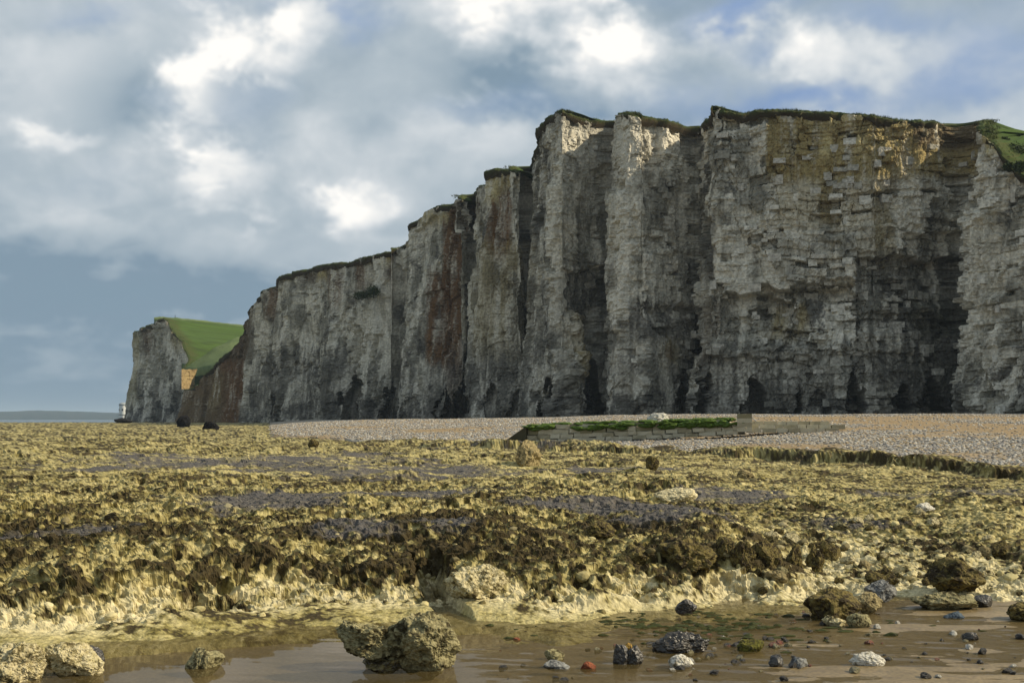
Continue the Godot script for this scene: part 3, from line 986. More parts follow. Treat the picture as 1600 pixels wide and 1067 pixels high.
func build_valley() -> void:
	# grass slope in the gap between the headland and the long cliff
	var low := [[240, 512, 485], [258, 512, 478], [276, 532, 472], [281, 560, 466], [286, 579, 456], [306, 580, 448], [330, 575, 440], [352, 566, 438], [380, 560, 440], [430, 560, 450]]
	var high := [[240, 497, 486], [252, 495, 500], [290, 498, 520], [340, 503, 530], [375, 507, 540], [430, 515, 545]]
	var nc := 90
	var nr := 40
	var v := PackedVector3Array()
	var c := PackedColorArray()
	for j in nr:
		var t := j / (nr - 1.0)
		for i in nc:
			var s := i / (nc - 1.0)
			var a := along(low, s)
			var b := along(high, s)
			var p := a.lerp(b, t)
			p.y += 0.9 * sin(t * PI) * 2.0 + 0.35 * n_big.get_noise_2d(p.x * 0.7, p.z * 0.7)
			if t < 0.02: p.y -= 2.0
			v.append(p)
			var g := n_patch.get_noise_2d(p.x * 0.12, p.z * 0.12) * 0.7 + n_speck.get_noise_2d(p.x * 0.1, p.z * 0.1) * 0.5
			c.append(Color(0.15, 0.20, 0.075).lerp(Color(0.085, 0.125, 0.042), clampf(0.45 + g * 1.5, 0.0, 1.0)))
	tag(put("grass_hill", array_mesh(v, grid_index(nc, nr), c, true), M.turf), "smooth green grass slope of the valley behind the cliffs", "hill", "", "structure")
	# bare ochre soil bank at the valley mouth
	v.clear(); c.clear()
	for j in 14:
		for i in 16:
			var s := i / 15.0
			var px := lerpf(283, 307 - 6.0 * (1.0 - j / 13.0) + 2.5 * n_mid.get_noise_2d(j * 0.5, 3.0), s)
			var d := lerpf(436, 447, s) + 0.8 * n_mid.get_noise_2d(i * 0.4, j * 0.4) - (1.0 - j / 13.0) * 1.5
			var py := lerpf(608, 577 + 2.0 * n_mid.get_noise_2d(i * 0.4, 9.0), j / 13.0)
			v.append(Vector3(seen_x(px, d), seen_y(py, d), -d))
			c.append(Color(0.42, 0.31, 0.15).lerp(Color(0.26, 0.18, 0.085), clampf(0.5 + n_speck.get_noise_2d(i * 0.3, j * 0.3), 0.0, 1.0)))
	tag(put("soil_bank", array_mesh(v, grid_index(16, 14), c), M.turf), "bare ochre soil bank at the mouth of the green valley", "bank", "", "structure")
	# low hills far along the coast
	v.clear(); c.clear()
	for j in 6:
		for i in 120:
			var px := -260.0 + 520.0 * i / 119.0
			var d := 3600.0 + 120.0 * j
			var top := lut([[-260, 646], [0, 642], [60, 640], [120, 641], [200, 645], [260, 652]], px) + 1.2 * n_mid.get_noise_2d(i * 0.12, 3.0)
			var h := (HORIZON - top) * 4000.0 / F * sin(j / 5.0 * PI * 0.5) - (2.0 if j == 0 else 0.0)
			v.append(Vector3(seen_x(px, d), h, -d))
			c.append(Color(0.02, 0.04, 0.05).lerp(Color(0.04, 0.055, 0.06), 0.5 + n_mid.get_noise_2d(i * 0.2, j)))
	tag(put("far_hills", array_mesh(v, grid_index(120, 6), c, true), M.far), "low blue hills along the distant coast", "hill", "", "structure")

func along(pts: Array, s: float) -> Vector3:
	var f := s * (pts.size() - 1)
	var k := mini(int(f), pts.size() - 2)
	var a: Array = pts[k]
	var b: Array = pts[k + 1]
	var t := f - k
	var d: float = lerpf(a[2], b[2], t)
	return Vector3(seen_x(lerpf(a[0], b[0], t), d), seen_y(lerpf(a[1], b[1], t), d), -d)

func sand_h(x: float, d: float) -> float:
	var bar := smoothstep(0.3, 2.2, x + (8.6 - d) * 0.9)
	return -0.065 + 0.062 * bar + 0.020 * n_mid.get_noise_2d(x * 0.55, d * 1.5) + 0.010 * n_mid.get_noise_2d(x * 1.6 + 30.0, d * 3.6) * bar

func build_pool() -> void:
	var nc := 340
	var nr := 200
	var v := PackedVector3Array()
	var c := PackedColorArray()
	var w := PackedVector3Array()
	for j in nr:
		var d := 3.6 + 8.4 * j / (nr - 1.0)
		for i in nc:
			var x := -13.0 + 26.0 * i / (nc - 1.0)
			v.append(Vector3(x, sand_h(x, d), -d))
			var sp := n_speck.get_noise_2d(x * 1.4, d * 2.0)
			c.append(Color(0.28, 0.205, 0.10).lerp(Color(0.165, 0.12, 0.055), clampf(0.4 + 0.8 * sp + 0.6 * n_patch.get_noise_2d(x, d * 2.0), 0.0, 1.0)))
	tag(put("sand_bed", array_mesh(v, grid_index(nc, nr), c, true), M.sand), "wet brown sand bed of the tidal pool", "sand", "", "structure")
	for j in 250:
		var d := 3.6 + 8.4 * j / 249.0
		for i in 320:
			var b := i / 319.0 * 2.0 - 1.0
			var x := 5.5 * b + 7.5 * pow(b, 9.0)
			var run := smoothstep(-0.6, 1.2, x)
			w.append(Vector3(x, 0.0050 * (0.12 + run) * n_mid.get_noise_2d(x * 2.4 + 11.0, d * 7.0) + 0.0020 * run * n_mid.get_noise_2d(x * 9.0, d * 22.0), -d))
	tag(put("pool_water", array_mesh(w, grid_index(320, 250), PackedColorArray(), true), M.water), "shallow brown water of the tidal pool in front of the rocks", "water", "", "structure")

func build_sea() -> void:
	var v := PackedVector3Array()
	var ds := [4.0, 60.0, 150.0, 250.0, 330.0, 420.0, 600.0, 900.0, 1500.0, 2600.0, 4200.0, 8000.0]
	for d in ds:
		for i in 60:
			v.append(Vector3(-1.6 * d - 60.0 + (3.2 * d + 120.0) * i / 59.0, -0.55, -d))
	tag(put("sea", array_mesh(v, grid_index(60, ds.size()), PackedColorArray(), true), M.sea), "dull blue sea reaching to the horizon", "sea", "", "structure")

# ------------------------------------------------------------------ things

func objects() -> void:
	boulders()
	groyne()
	far_things()
	scatter()

func boulders() -> void:
	# the two-lobed boulder in the pool
	var b := base("pitted_boulder", Vector3(seen_x(617, 7.75), 0.0, -7.85))
	tag(b, "large pitted limestone boulder with overhanging lobe lying in the brown pool", "boulder")
	var m1 := rock_mesh(3, 5, Vector3(0.50, 0.42, 0.46), 0.9, T_PITTED)
	var o1 := put("main_block", m1, M.boulder, b)
	o1.position = Vector3(0.16, 0.175, 0)
	var m2 := rock_mesh(8, 5, Vector3(0.50, 0.22, 0.36), 0.8, T_PITTED)
	var o2 := put("overhanging_lobe", m2, M.boulder, b)
	o2.position = Vector3(-0.17, 0.19, 0.02)
	o2.rotation.z = -0.22
	var m3 := rock_mesh(5, 4, Vector3(0.30, 0.16, 0.28), 0.8, T_WEED)
	var o3 := put("foot", m3, M.wet, b)
	o3.position = Vector3(-0.06, 0.03, 0.02)
	# pale chalk boulders at the near end of the pool
	rock_at("chalk_boulder", "pale knobbly chalk boulder cut off by the corner of the picture, beside the pool", "", [-40, 1008, 62, 1072], -0.02, T_CHALK, 21, 0.7, 5)
	rock_at("chalk_boulder", "pale rounded chalk boulder at the pool, next to a dark weedy rock", "", [54, 1006, 146, 1062], -0.02, T_CHALK, 22, 0.7, 5)
	rock_at("weedy_rock", "small dark weedy rock leaning against pale chalk boulder in the pool corner", "", [104, 1012, 158, 1046], -0.02, T_DARK, 23, 0.3, 4)
	rock_at("white_tipped_rock", "half sunk brown rock with a white tip, alone in still pool water", "", [286, 1018, 340, 1054], -0.04, T_PITTED, 24, 0.5, 4, 0.8, 0.4, 0.3)
	# the rocks where the pool meets the rubble slope
	rock_at("dark_boulder", "jagged dark based boulder with pale top at the water edge", "", [1264, 916, 1346, 968], 0.0, T_WEED, 31, 0.6, 4, 0.8, 0.3, 0.16, 0.1)
	rock_at("tan_rock", "rounded tan rock directly beside the jagged dark based boulder", "", [1340, 930, 1380, 956], 0.01, T_TAN, 32, 0.3, 4)
	rock_at("tan_rock", "block shaped olive rock standing in water below the jagged boulder", "", [1330, 960, 1364, 984], -0.01, T_PITTED, 33, 0.3, 4)
	rock_at("pale_rock", "small pale stone in the water before the jagged boulder", "", [1290, 965, 1324, 980], -0.01, T_CHALK, 34, 0.3, 4)
	rock_at("grey_rock", "pale grey rounded rock above the jagged boulder, on yellow rubble", "", [1356, 908, 1400, 936], 0.03, T_GREY, 35, 0.3, 4)
	rock_at("dark_stone", "small dark olive stone perched behind the pale grey rounded rock", "", [1356, 894, 1386, 914], 0.10, T_WEED, 36, 0.3, 4)
	rock_at("weedy_boulder", "big round brown weed covered boulder on the rubble slope", "", [1452, 880, 1540, 928], 0.04, T_WEED, 37, 0.9, 4, 0.9)
	rock_at("pale_slab", "pale yellow slab showing behind the big round brown boulder", "", [1520, 884, 1560, 912], 0.06, T_CHALK, 38, 0.3, 4)
	rock_at("flat_slab", "flat olive slab with dark underside at the water edge", "", [1438, 930, 1526, 954], 0.0, T_PITTED, 39, 0.5, 4, 0.6)
	rock_at("dark_stone", "dark lumpy stone at the water edge beside the flat olive slab", "", [1526, 930, 1556, 950], 0.0, T_DARK, 40, 0.3, 4)
	rock_at("brown_boulder", "brown boulder half out of the picture at the water edge", "", [1582, 944, 1640, 970], 0.0, T_WEED, 41, 0.5, 4)
	rock_at("blue_stone", "blue grey wet stone in the shallows below the flat slab", "", [1478, 958, 1508, 970], -0.02, [Color(0.10, 0.13, 0.16), Color(0.06, 0.08, 0.1), Color(0.03, 0.04, 0.05), 0.3], 42, 0.1, 3)
	# stones in the running shallows
	rock_at("black_rock", "long black mussel covered rock in the shallows", "", [1030, 993, 1112, 1024], -0.02, T_DARK, 51, 0.9, 4, 0.6)
	rock_at("black_rock", "blocky black wet stone touching its twin below the mussel rock", "", [958, 1010, 984, 1042], -0.02, T_DARK, 52, 0.3, 4)
	rock_at("black_rock", "rounded black wet stone right of its blocky twin", "", [980, 1014, 1006, 1042], -0.02, T_DARK, 53, 0.3, 4)
	rock_at("amber_pebble", "amber pebble lying on top of two black stones", "", [976, 1006, 988, 1016], 0.07, T_AMBER, 54, 0.1, 3)
	rock_at("grey_pebble", "flat dark grey pebble with a pale stripe in the shallows", "", [850, 1034, 888, 1050], -0.02, T_GREY, 55, 0.1, 3)
	rock_at("red_pebble", "brick red pebble in the shallows beside the flat grey one", "", [908, 1034, 932, 1050], -0.02, T_RED, 56, 0.1, 3)
	rock_at("red_pebble", "small red pebble far out in the still pool", "", [802, 996, 814, 1004], -0.02, T_RED, 57, 0.1, 3)
	rock_at("olive_rock", "olive lumpy rock in the shallows before the yellow step", "", [852, 1016, 882, 1036], -0.02, T_PITTED, 58, 0.5, 4)
	rock_at("dark_stone", "dark wet stone at the foot of the yellow step", "", [1058, 940, 1086, 960], 0.0, T_DARK, 59, 0.3, 4)
	rock_at("pale_rock", "long pale rock lying on the wet sand in front", "", [1338, 1022, 1386, 1044], -0.01, T_WHITE, 60, 0.0, 4, 0.5)
	rock_at("grey_pebble", "rounded grey pebble on wet sand beside a dark one", "", [1236, 1030, 1262, 1046], -0.01, T_GREY, 61, 0.1, 3)
	rock_at("dark_stone", "dark pointed pebble on the wet sand, next to a rounded grey one", "", [1204, 1026, 1224, 1044], -0.01, T_DARK, 62, 0.1, 3)
	rock_at("pale_rock", "pale grey angular rock on sand below the mussel rock", "", [1044, 1024, 1084, 1046], -0.01, T_WHITE, 63, 0.0, 4)
	rock_at("dark_stone", "dark square stone in the far shallows under the flat slab", "", [1508, 988, 1532, 1002], -0.01, T_DARK, 64, 0.1, 3)
	rock_at("olive_mound", "round olive weed mound at the edge of the sand", "", [1158, 1000, 1196, 1022], -0.02, [Color(0.16, 0.15, 0.03), Color(0.10, 0.09, 0.02), Color(0.05, 0.045, 0.02), 0.3], 65, 0.4, 4)
	# on the platform
	rock_at("standing_block", "upright tan block standing on the platform near the groyne end", "", [800, 692, 846, 728], -9.0, T_TAN, 71, 0.3, 4, 0.8, 0.5)
	rock_at("pale_slab", "pale flat slab with dark end lying on the middle of the platform", "", [1030, 764, 1088, 786], -9.0, [Color(0.78, 0.70, 0.45), Color(0.62, 0.54, 0.32), Color(0.2, 0.16, 0.08), 0.1], 72, 0.0, 4, 0.8, 0.0, 0.1)
	rock_at("pale_slab", "small bright white slab on dark rock at the far right", "", [1436, 788, 1462, 802], -9.0, T_WHITE, 73, 0.2, 3)
	rock_at("dark_mound", "low dark weedy mound on the yellow platform above the step", "", [920, 818, 962, 842], -9.0, T_WEED, 74, 0.6, 4)
	rock_at("dark_block", "dark squarish rock on the far part of the platform", "", [480, 686, 498, 700], -9.0, T_WEED, 75, 0.5, 4)
	rock_at("tan_block", "tan block beside a dark gap in the ledge under the beach", "", [1152, 734, 1178, 748], -9.0, T_TAN, 76, 0.3, 4)
	rock_at("ledge_block", "dark upright rock set in the ledge below the groyne", "", [1010, 712, 1030, 734], -9.0, T_WEED, 77, 0.5, 4)
	rock_at("undercut_block", "pale undercut chalk block beside the dark gully in the step", "", [702, 886, 802, 950], 0.02, T_CHALK, 101, 0.8, 5, 0.9, 0.2, 0.1)
	# weed covered humps along the brow of the step
	var knobs := [[1036, 846, 1122, 886, "widest"], [1118, 838, 1150, 870, "low"], [1148, 852, 1182, 890, "tall"], [1180, 846, 1226, 888, "bulky"], [1232, 852, 1258, 886, "narrow upright"], [1262, 856, 1288, 892, "slim"], [1284, 850, 1318, 876, "last and highest"], [972, 856, 1010, 880, "first and lowest"]]
	for k in knobs.size():
		var a: Array = knobs[k]
		rock_at("weedy_hump", "%s of the dark weed covered humps along the brow of the step" % a[4], "dark humps along the step", [a[0], a[1], a[2], a[3]], -9.0, T_WEED, 80 + k, 0.9, 4, 1.3, k * 0.7, 0.5)
	# dark rocks at the foot of the distant cliff
	var black := [Color(0.022, 0.021, 0.024), Color(0.014, 0.014, 0.017), Color(0.01, 0.01, 0.01), 0.4]
	rock_at("distant_rock", "black peaked rock at the foot of the far headland", "", [276, 648, 296, 667], -9.0, black, 98, 0.9, 4, 0.5, 0.0, 0.7)
	rock_at("distant_rock", "black rounded rock at the foot of the brown slope, second from far headland", "", [314, 658, 338, 670], -9.0, black, 99, 0.9, 4, 0.5, 0.5, 0.7)
	rock_at("distant_rock", "low dark rock below the small white tower", "", [178, 654, 203, 661], -9.0, black, 97, 0.3, 3)

func stone_variants() -> Array:
	var out: Array = []
	for k in 5:
		var b := BoxMesh.new()
		b.subdivide_width = 1
		b.size = Vector3.ONE
		var a := b.get_mesh_arrays()
		var v: PackedVector3Array = a[Mesh.ARRAY_VERTEX]
		for i in v.size():
			var p := v[i]
			p += 0.09 * Vector3(n_rock.get_noise_3dv(p * 3.0 + Vector3(k * 9, 0, 0)), n_rock.get_noise_3dv(p * 3.0 + Vector3(0, k * 9, 4)), n_rock.get_noise_3dv(p * 3.0 + Vector3(7, 0, k * 9)))
			v[i] = p
		var m := ArrayMesh.new()
		var arr := []
		arr.resize(Mesh.ARRAY_MAX)
		arr[Mesh.ARRAY_VERTEX] = v
		arr[Mesh.ARRAY_INDEX] = a[Mesh.ARRAY_INDEX]
		m.add_surface_from_arrays(Mesh.PRIMITIVE_TRIANGLES, arr)
		out.append(m)
	return out

func groyne() -> void:
	var shapes := stone_variants()
	var mats_: Array = []
	for c in [Color(0.55, 0.50, 0.36), Color(0.42, 0.38, 0.26), Color(0.62, 0.57, 0.42), Color(0.30, 0.27, 0.16)]:
		var m := material("masonry", 0.95, lin(c.r, c.g, c.b), false)
		m.albedo_texture = M.boulder.albedo_texture
		m.uv1_triplanar = true
		m.uv1_scale = Vector3.ONE * 1.0
		mats_.append(m)
	var A := Vector3(seen_x(830, 50.5), 0.0, -50.5)
	var B := Vector3(seen_x(1164, 46.5), 0.0, -46.5)
	var along_ := (B - A)
	var L := along_.length()
	var t := along_ / L
	var root := base("stone_groyne", A)
	root.rotation.y = atan2(-t.z, t.x)
	root.position.y = 0.06
	tag(root, "low ruined stone groyne capped with green seaweed on the shingle", "groyne")
	for course in 4:
		var x := 0.0
		while x < L - 0.2:
			var w := rng.randf_range(0.35, 0.75)
			var f := x / L
			var low := lerpf(seen_y(691, 50.5), seen_y(674, 46.5), f) - 0.16
			var high := lerpf(seen_y(667, 50.5), seen_y(657, 46.5), f)
			var ch := (high - low) / 4.0
			if not (course == 3 and rng.randf() < 0.22):
				var o := put("stone", shapes[rng.randi() % 5], mats_[rng.randi() % 4 if course > 1 else [0, 2, 1, 2][rng.randi() % 4]], root)
				o.position = Vector3(x + w * 0.5, low + ch * (course + 0.5), rng.randf_range(-0.04, 0.04) - course * 0.05)
				o.scale = Vector3(w * 0.95, ch * 0.94, 1.1)
				o.rotation = Vector3(rng.randf_range(-0.03, 0.03), rng.randf_range(-0.03, 0.03), rng.randf_range(-0.02, 0.02))
			x += w
	# the sloping dark seaward end
	var e := PrismMesh.new()
	e.size = Vector3(1.1, 0.7, 1.15)
	e.left_to_right = 1.0
	var end := put("sloping_end", e, material("weedy_masonry", 0.9, lin(0.06, 0.055, 0.03), false), root)
	end.position = Vector3(-0.5, seen_y(691, 50.5) + 0.27, 0)
	# seaweed hanging over the top
	var st := SurfaceTool.new()
	st.begin(Mesh.PRIMITIVE_TRIANGLES)
	var blob := rock_mesh(5, 2, Vector3.ONE, 0.0, [Color(0.075, 0.125, 0.018), Color(0.05, 0.085, 0.012), Color(0.03, 0.04, 0.012), 0.3])
	for k in 330:
		var f := rng.randf()
		if f < 0.55 and rng.randf() < 0.45: continue
		if n_patch.get_noise_2d(f * 60.0, 5.0) < -0.12: continue
		var high := lerpf(seen_y(667, 50.5), seen_y(657, 46.5), f)
		var hang := rng.randf()
		var tr := Transform3D(Basis.from_euler(Vector3(rng.randf_range(-0.3, 0.3), rng.randf() * TAU, 0)).scaled(Vector3(rng.randf_range(0.3, 0.7), rng.randf_range(0.12, 0.26), rng.randf_range(0.25, 0.5))), Vector3(f * L, high - (0.0 if hang < 0.55 else rng.randf_range(0.05, 0.22)), rng.randf_range(-0.45, 0.4) if hang < 0.55 else 0.45))
		st.append_from(blob, 0, tr)
	var sw := put("seaweed", st.commit(), M.weed, root)
	sw.set_meta("kind", "stuff")
	sw.set_meta("label", "bright green seaweed hanging over the groyne top")
	rock_at("white_boulder", "rounded white boulder resting on the seaweed of the groyne", "", [1014, 646, 1050, 665], seen_y(665, 48.1), T_WHITE, 111, 0.2, 4, 0.8, 0.0, 0.1)
	# remains of masonry past the groyne
	var C := Vector3(seen_x(1166, 46.3), 0.0, -46.3)
	var r2 := base("masonry_footing", C)
	r2.rotation.y = root.rotation.y * 0.4
	tag(r2, "pale stepped stone footing running on past the groyne's landward pier", "footing")
	for course in 3:
		var x := 0.0
		while x < 3.4 - course * 0.2:
			var w := rng.randf_range(0.3, 0.6)
			var o := put("stone", shapes[rng.randi() % 5], mats_[[0, 2, 2, 1][rng.randi() % 4]], r2)
			o.position = Vector3(x + w * 0.5, seen_y(674, 46.3) + 0.04 + course * 0.13, -course * 0.35)
			o.scale = Vector3(w * 0.93, 0.17, 0.5)
			x += w
	for k in 4:
		var o := put("pier_stone", shapes[k], mats_[[0, 1, 0, 3][k]], r2)
		o.position = Vector3(-0.05, seen_y(676, 46.3) + 0.12 + k * 0.17, 0.1)
		o.scale = Vector3(0.55, 0.17, 0.6)

func far_things() -> void:
	# small white tower beyond the headland
	var d := 640.0
	var g := seen_y(654, d)
	var r := base("white_tower", Vector3(seen_x(193, d), g, -d))
	tag(r, "small white round tower at the far end of the coast", "tower")
	var body := CylinderMesh.new()
	body.top_radius = 2.5
	body.bottom_radius = 2.6
	body.height = 7.2
	body.radial_segments = 28
	put("wall", body, M.paint, r).position = Vector3(0, 3.6, 0)
	var cap := SphereMesh.new()
	cap.radius = 2.7
	cap.height = 2.4
	cap.is_hemisphere = false
	put("domed_roof", cap, material("roof", 0.8, lin(0.3, 0.33, 0.34), false), r).position = Vector3(0, 7.3, 0)
	var band := CylinderMesh.new()
	band.top_radius = 2.72
	band.bottom_radius = 2.72
	band.height = 0.45
	put("band", band, material("band", 0.8, lin(0.22, 0.24, 0.22), false), r).position = Vector3(0, 2.0, 0)
	for k in 3:
		var w := BoxMesh.new()
		w.size = Vector3(0.7, 1.1, 0.3)
		var o := put("window", w, M.pane, r)
		var a := -0.9 + 0.9 * k
		o.position = Vector3(sin(a) * 2.5, 4.6, cos(a) * 2.5)
		o.rotation.y = a
	# dark bushes rooted in the cliff
	bush(Vector2(565, 463), 325.0, 4.6, 2.4, "dark evergreen bush clinging to the cliff face, the wider of two", 1)
	bush(Vector2(583, 457), 321.0, 3.4, 3.4, "dark round bush clinging to the cliff face beside a wider one", 2)
	bush(Vector2(1588, 240), 176.0, 3.2, 2.4, "large dark bush on the grassy brow at the right end", 3)
	bush(Vector2(1578, 262), 171.5, 1.5, 1.2, "small dark bush hanging over the brow below the large one", 4)
	bush(Vector2(1596, 262), 169.5, 1.7, 1.5, "dark bush at the very edge of the picture below the brow", 5)
	bush(Vector2(1566, 222), 178.0, 2.2, 1.2, "low scrub bush on the brow nearest the bare chalk corner", 6)
	bush(Vector2(1594, 216), 182.0, 2.6, 1.3, "scrub bush high on the grassy brow near the skyline", 7)
	# posts on the hill
	for a in [[329.0, 541.0, 500.0, "tiny pale post standing on the green hillside", Color(0.6, 0.6, 0.55)], [273.0, 497.0, 512.0, "tiny dark post on the crest of the green hill", Color(0.05, 0.05, 0.05)]]:
		var p := CylinderMesh.new()
		p.top_radius = 0.10
		p.bottom_radius = 0.16
		p.height = 2.2
		p.radial_segments = 8
		var o := put("hill_post", p, material("post", 0.9, a[4].linear_to_srgb(), false))
		o.position = Vector3(seen_x(a[0], a[2]), seen_y(a[1], a[2]) + 0.2, -a[2])
		tag(o, a[3], "post", "posts on the hill")

func bush(at: Vector2, d: float, wide: float, tall: float, label: String, s: int) -> void:
	var r := base("cliff_bush", Vector3(seen_x(at.x, d), seen_y(at.y, d) - tall * 0.4, -d))
	tag(r, label, "bush", "bushes on the cliff")
	var g := RandomNumberGenerator.new()
	g.seed = 900 + s
	var v := PackedVector3Array()
	var c := PackedColorArray()
	var idx := PackedInt32Array()
	for k in 1500:
		var u := Vector3(g.randfn(), g.randfn(), g.randfn()).normalized() * pow(g.randf(), 0.4)
		u *= 1.0 + 0.5 * n_rock.get_noise_3dv(u * 2.0 + Vector3(s, s, s))
		var p := Vector3(u.x * wide * 0.55, tall * 0.5 + u.y * tall * 0.5, u.z * wide * 0.4)
		var b := Basis.from_euler(Vector3(g.randf() * TAU, g.randf() * TAU, g.randf() * TAU)).scaled(Vector3.ONE * g.randf_range(0.10, 0.22))
		var n := v.size()
		v.append(p + b * Vector3(-0.5, 0, 0)); v.append(p + b * Vector3(0, 0, 1)); v.append(p + b * Vector3(0.5, 0, 0)); v.append(p + b * Vector3(0, 0.15, -1))
		var cc := Color(0.028, 0.042, 0.016).lerp(Color(0.055, 0.075, 0.022), g.randf())
		for q in 4: c.append(cc)
		for q in [0, 1, 2, 0, 2, 3]: idx.append(n + q)
	put("foliage", array_mesh(v, idx, c), M.leaf, r)
	var stem := CylinderMesh.new()
	stem.top_radius = 0.06
	stem.bottom_radius = 0.14
	stem.height = tall * 0.7
	var o := put("stem", stem, material("bark", 0.9, lin(0.06, 0.05, 0.035), false), r)
	o.position = Vector3(0, tall * 0.3, -0.3)

func copies(called: String, mesh: Mesh, mat: Material, where: Array, colors: Array) -> MultiMeshInstance3D:
	var mm := MultiMesh.new()
	mm.transform_format = MultiMesh.TRANSFORM_3D
	mm.use_colors = true
	mm.mesh = mesh
	mm.instance_count = where.size()
	for k in where.size():
		mm.set_instance_transform(k, where[k])
		mm.set_instance_color(k, colors[k])
	var o := MultiMeshInstance3D.new()
	o.name = numbered(called)
	o.multimesh = mm
	o.material_override = mat
	add_child(o)
	return o

func scatter() -> void:
	var white := [Color.WHITE, Color(0.8, 0.8, 0.8), Color(0.5, 0.5, 0.5), 0.2]
	# rubble on the platform
	var lots: Array = [[], [], []]
	var tints: Array = [[], [], []]
	for k in 16000:
		var d := 9.0 * pow(6.0, rng.randf())
		var x := d * rng.randf_range(-0.55, 0.55)
		if past_edge(x, d) > -1.2: continue
		var e := step_e(x, d)
		if e < -0.25: continue
		var loose := smoothstep(1.9, 3.1, x - 0.05 * (d - 10.0))
		var keep := 0.12 + 0.68 * loose
		if e < 0.5: keep = 0.25 + 0.5 * loose
		if rng.randf() > keep: continue
		var sz := 0.025 + 0.085 * pow(rng.randf(), 4.0) + 0.0014 * d
		var h := rock_h(x, d)
		var b := Basis.from_euler(Vector3(rng.randf() * TAU, rng.randf() * TAU, rng.randf() * TAU)).scaled(Vector3(sz * rng.randf_range(0.8, 1.3), sz * rng.randf_range(0.7, 1.0), sz))
		var i := rng.randi() % 3
		lots[i].append(Transform3D(b, Vector3(x, h - sz * 0.08, -d)))
		var c := rock_color(x + 0.3, h, d + 0.2, e)
		tints[i].append(c.lerp(Color(0.62, 0.53, 0.28), rng.randf() * 0.5))
	for i in 3:
		tag(copies("limestone_rubble", rock_mesh(120 + i, 1, Vector3.ONE, 0.0, white), M.stone, lots[i], tints[i]), "loose yellow rubble strewn over the platform", "rubble", "", "stuff")
	# shingle
	lots = [[], []]
	tints = [[], []]
	for k in 130000:
		var d := 20.0 * pow(9.0, rng.randf())
		var x := d * rng.randf_range(-0.45, 0.56)
		var s := past_edge(x, d)
		if s < -0.2: continue
		if rng.randf() < sandy(x, d, s) * 0.93: continue
		var sz := 0.03 + 0.045 * pow(rng.randf(), 3.0) + 0.0008 * d
		var b := Basis.from_euler(Vector3(rng.randf_range(-0.4, 0.4), rng.randf() * TAU, rng.randf_range(-0.4, 0.4))).scaled(Vector3(sz * 1.2, sz * 0.7, sz))
		var i := rng.randi() % 2
		lots[i].append(Transform3D(b, Vector3(x, beach_h(x, d) + sz * 0.1, -d)))
		var g := rng.randf()
		tints[i].append(Color(0.20, 0.19, 0.18).lerp(Color(0.62, 0.59, 0.52), g * g) if rng.randf() < 0.75 else Color(0.40, 0.31, 0.19))
	for i in 2:
		tag(copies("beach_shingle", rock_mesh(130 + i, 1, Vector3.ONE, 0.0, white, 0.5, true), M.stone, lots[i], tints[i]), "grey and white shingle covering the beach", "shingle", "", "stuff")
	# weed lying in the shallows
	var st := SurfaceTool.new()
	st.begin(Mesh.PRIMITIVE_TRIANGLES)
	var blob := rock_mesh(9, 2, Vector3.ONE, 0.0, [Color(0.045, 0.055, 0.014), Color(0.03, 0.034, 0.012), Color(0.015, 0.018, 0.008), 0.4])
	for k in 420:
		var px := rng.randfn(1090, 120)
		var py := 975.0 + rng.randfn(0, 13) + (px - 1090) * 0.02
		if py < 952: continue
		var d := EYE * F / (py - HORIZON)
		if n_patch.get_noise_2d(seen_x(px, d) * 6.0, d * 6.0) < -0.05: continue
		var sz := rng.randf_range(0.015, 0.075)
		st.append_from(blob, 0, Transform3D(Basis.from_euler(Vector3(rng.randf_range(-0.3, 0.3), rng.randf() * TAU, rng.randf_range(-0.4, 0.4))).scaled(Vector3(sz * rng.randf_range(0.8, 2.2), sz * rng.randf_range(0.2, 0.6), sz * rng.randf_range(0.3, 0.8))), Vector3(seen_x(px, d), 0.0, -d)))
	tag(put("pool_weed", st.commit(), M.weed), "dark green weed lying in the shallows before the step", "seaweed", "", "stuff")
	# grass standing along the cliff edges
	var blades := SurfaceTool.new()
	blades.begin(Mesh.PRIMITIVE_TRIANGLES)
	for k in 9:
		var a := rng.randf() * TAU
		var q := Vector3(cos(a), 0, sin(a)) * rng.randf_range(0.0, 0.35)
		var side := Vector3(-sin(a), 0, cos(a)) * 0.05
		blades.set_color(Color.WHITE)
		blades.add_vertex(q - side); blades.set_color(Color.WHITE); blades.add_vertex(q + Vector3(cos(a) * 0.25, rng.randf_range(0.5, 1.0), sin(a) * 0.25)); blades.set_color(Color.WHITE); blades.add_vertex(q + side)
	var tuft := blades.commit()
	lots = [[]]
	tints = [[]]
	for nm in ["tops_chalk_cliff", "tops_far_headland_cliff"]:
		var got: Array = get_meta(nm)
		for i in got[0].size():
			for k in 5:
				var nn: Vector2 = got[1][i].n
				var back := rng.randf_range(-0.3, 2.0)
				var at: Vector3 = got[0][i] + Vector3(-nn.x * back, 0.25 - 0.35 * maxf(-back, 0.0), nn.y * back)
				lots[0].append(Transform3D(Basis.from_euler(Vector3(rng.randf_range(-0.3, 0.3), rng.randf() * TAU, 0)).scaled(Vector3.ONE * rng.randf_range(0.22, 0.55) * (1.0 + 0.6 * n_mid.get_noise_2d(i * 0.05, 2.0))), at))
				tints[0].append(Color(0.075, 0.075, 0.022).lerp(Color(0.045, 0.07, 0.016), rng.randf()))
	tag(copies("cliff_grass", tuft, M.leaf, lots[0], tints[0]), "rough grass along the cliff edge", "grass", "", "stuff")
	# single pebbles in the shallows
	var kinds := [["dark_pebble", T_DARK, "dark wet pebble"], ["pale_pebble", T_WHITE, "pale pebble"], ["olive_pebble", T_PITTED, "olive pebble"], ["brown_pebble", T_RED, "reddish brown pebble"]]
	var shapes := {}
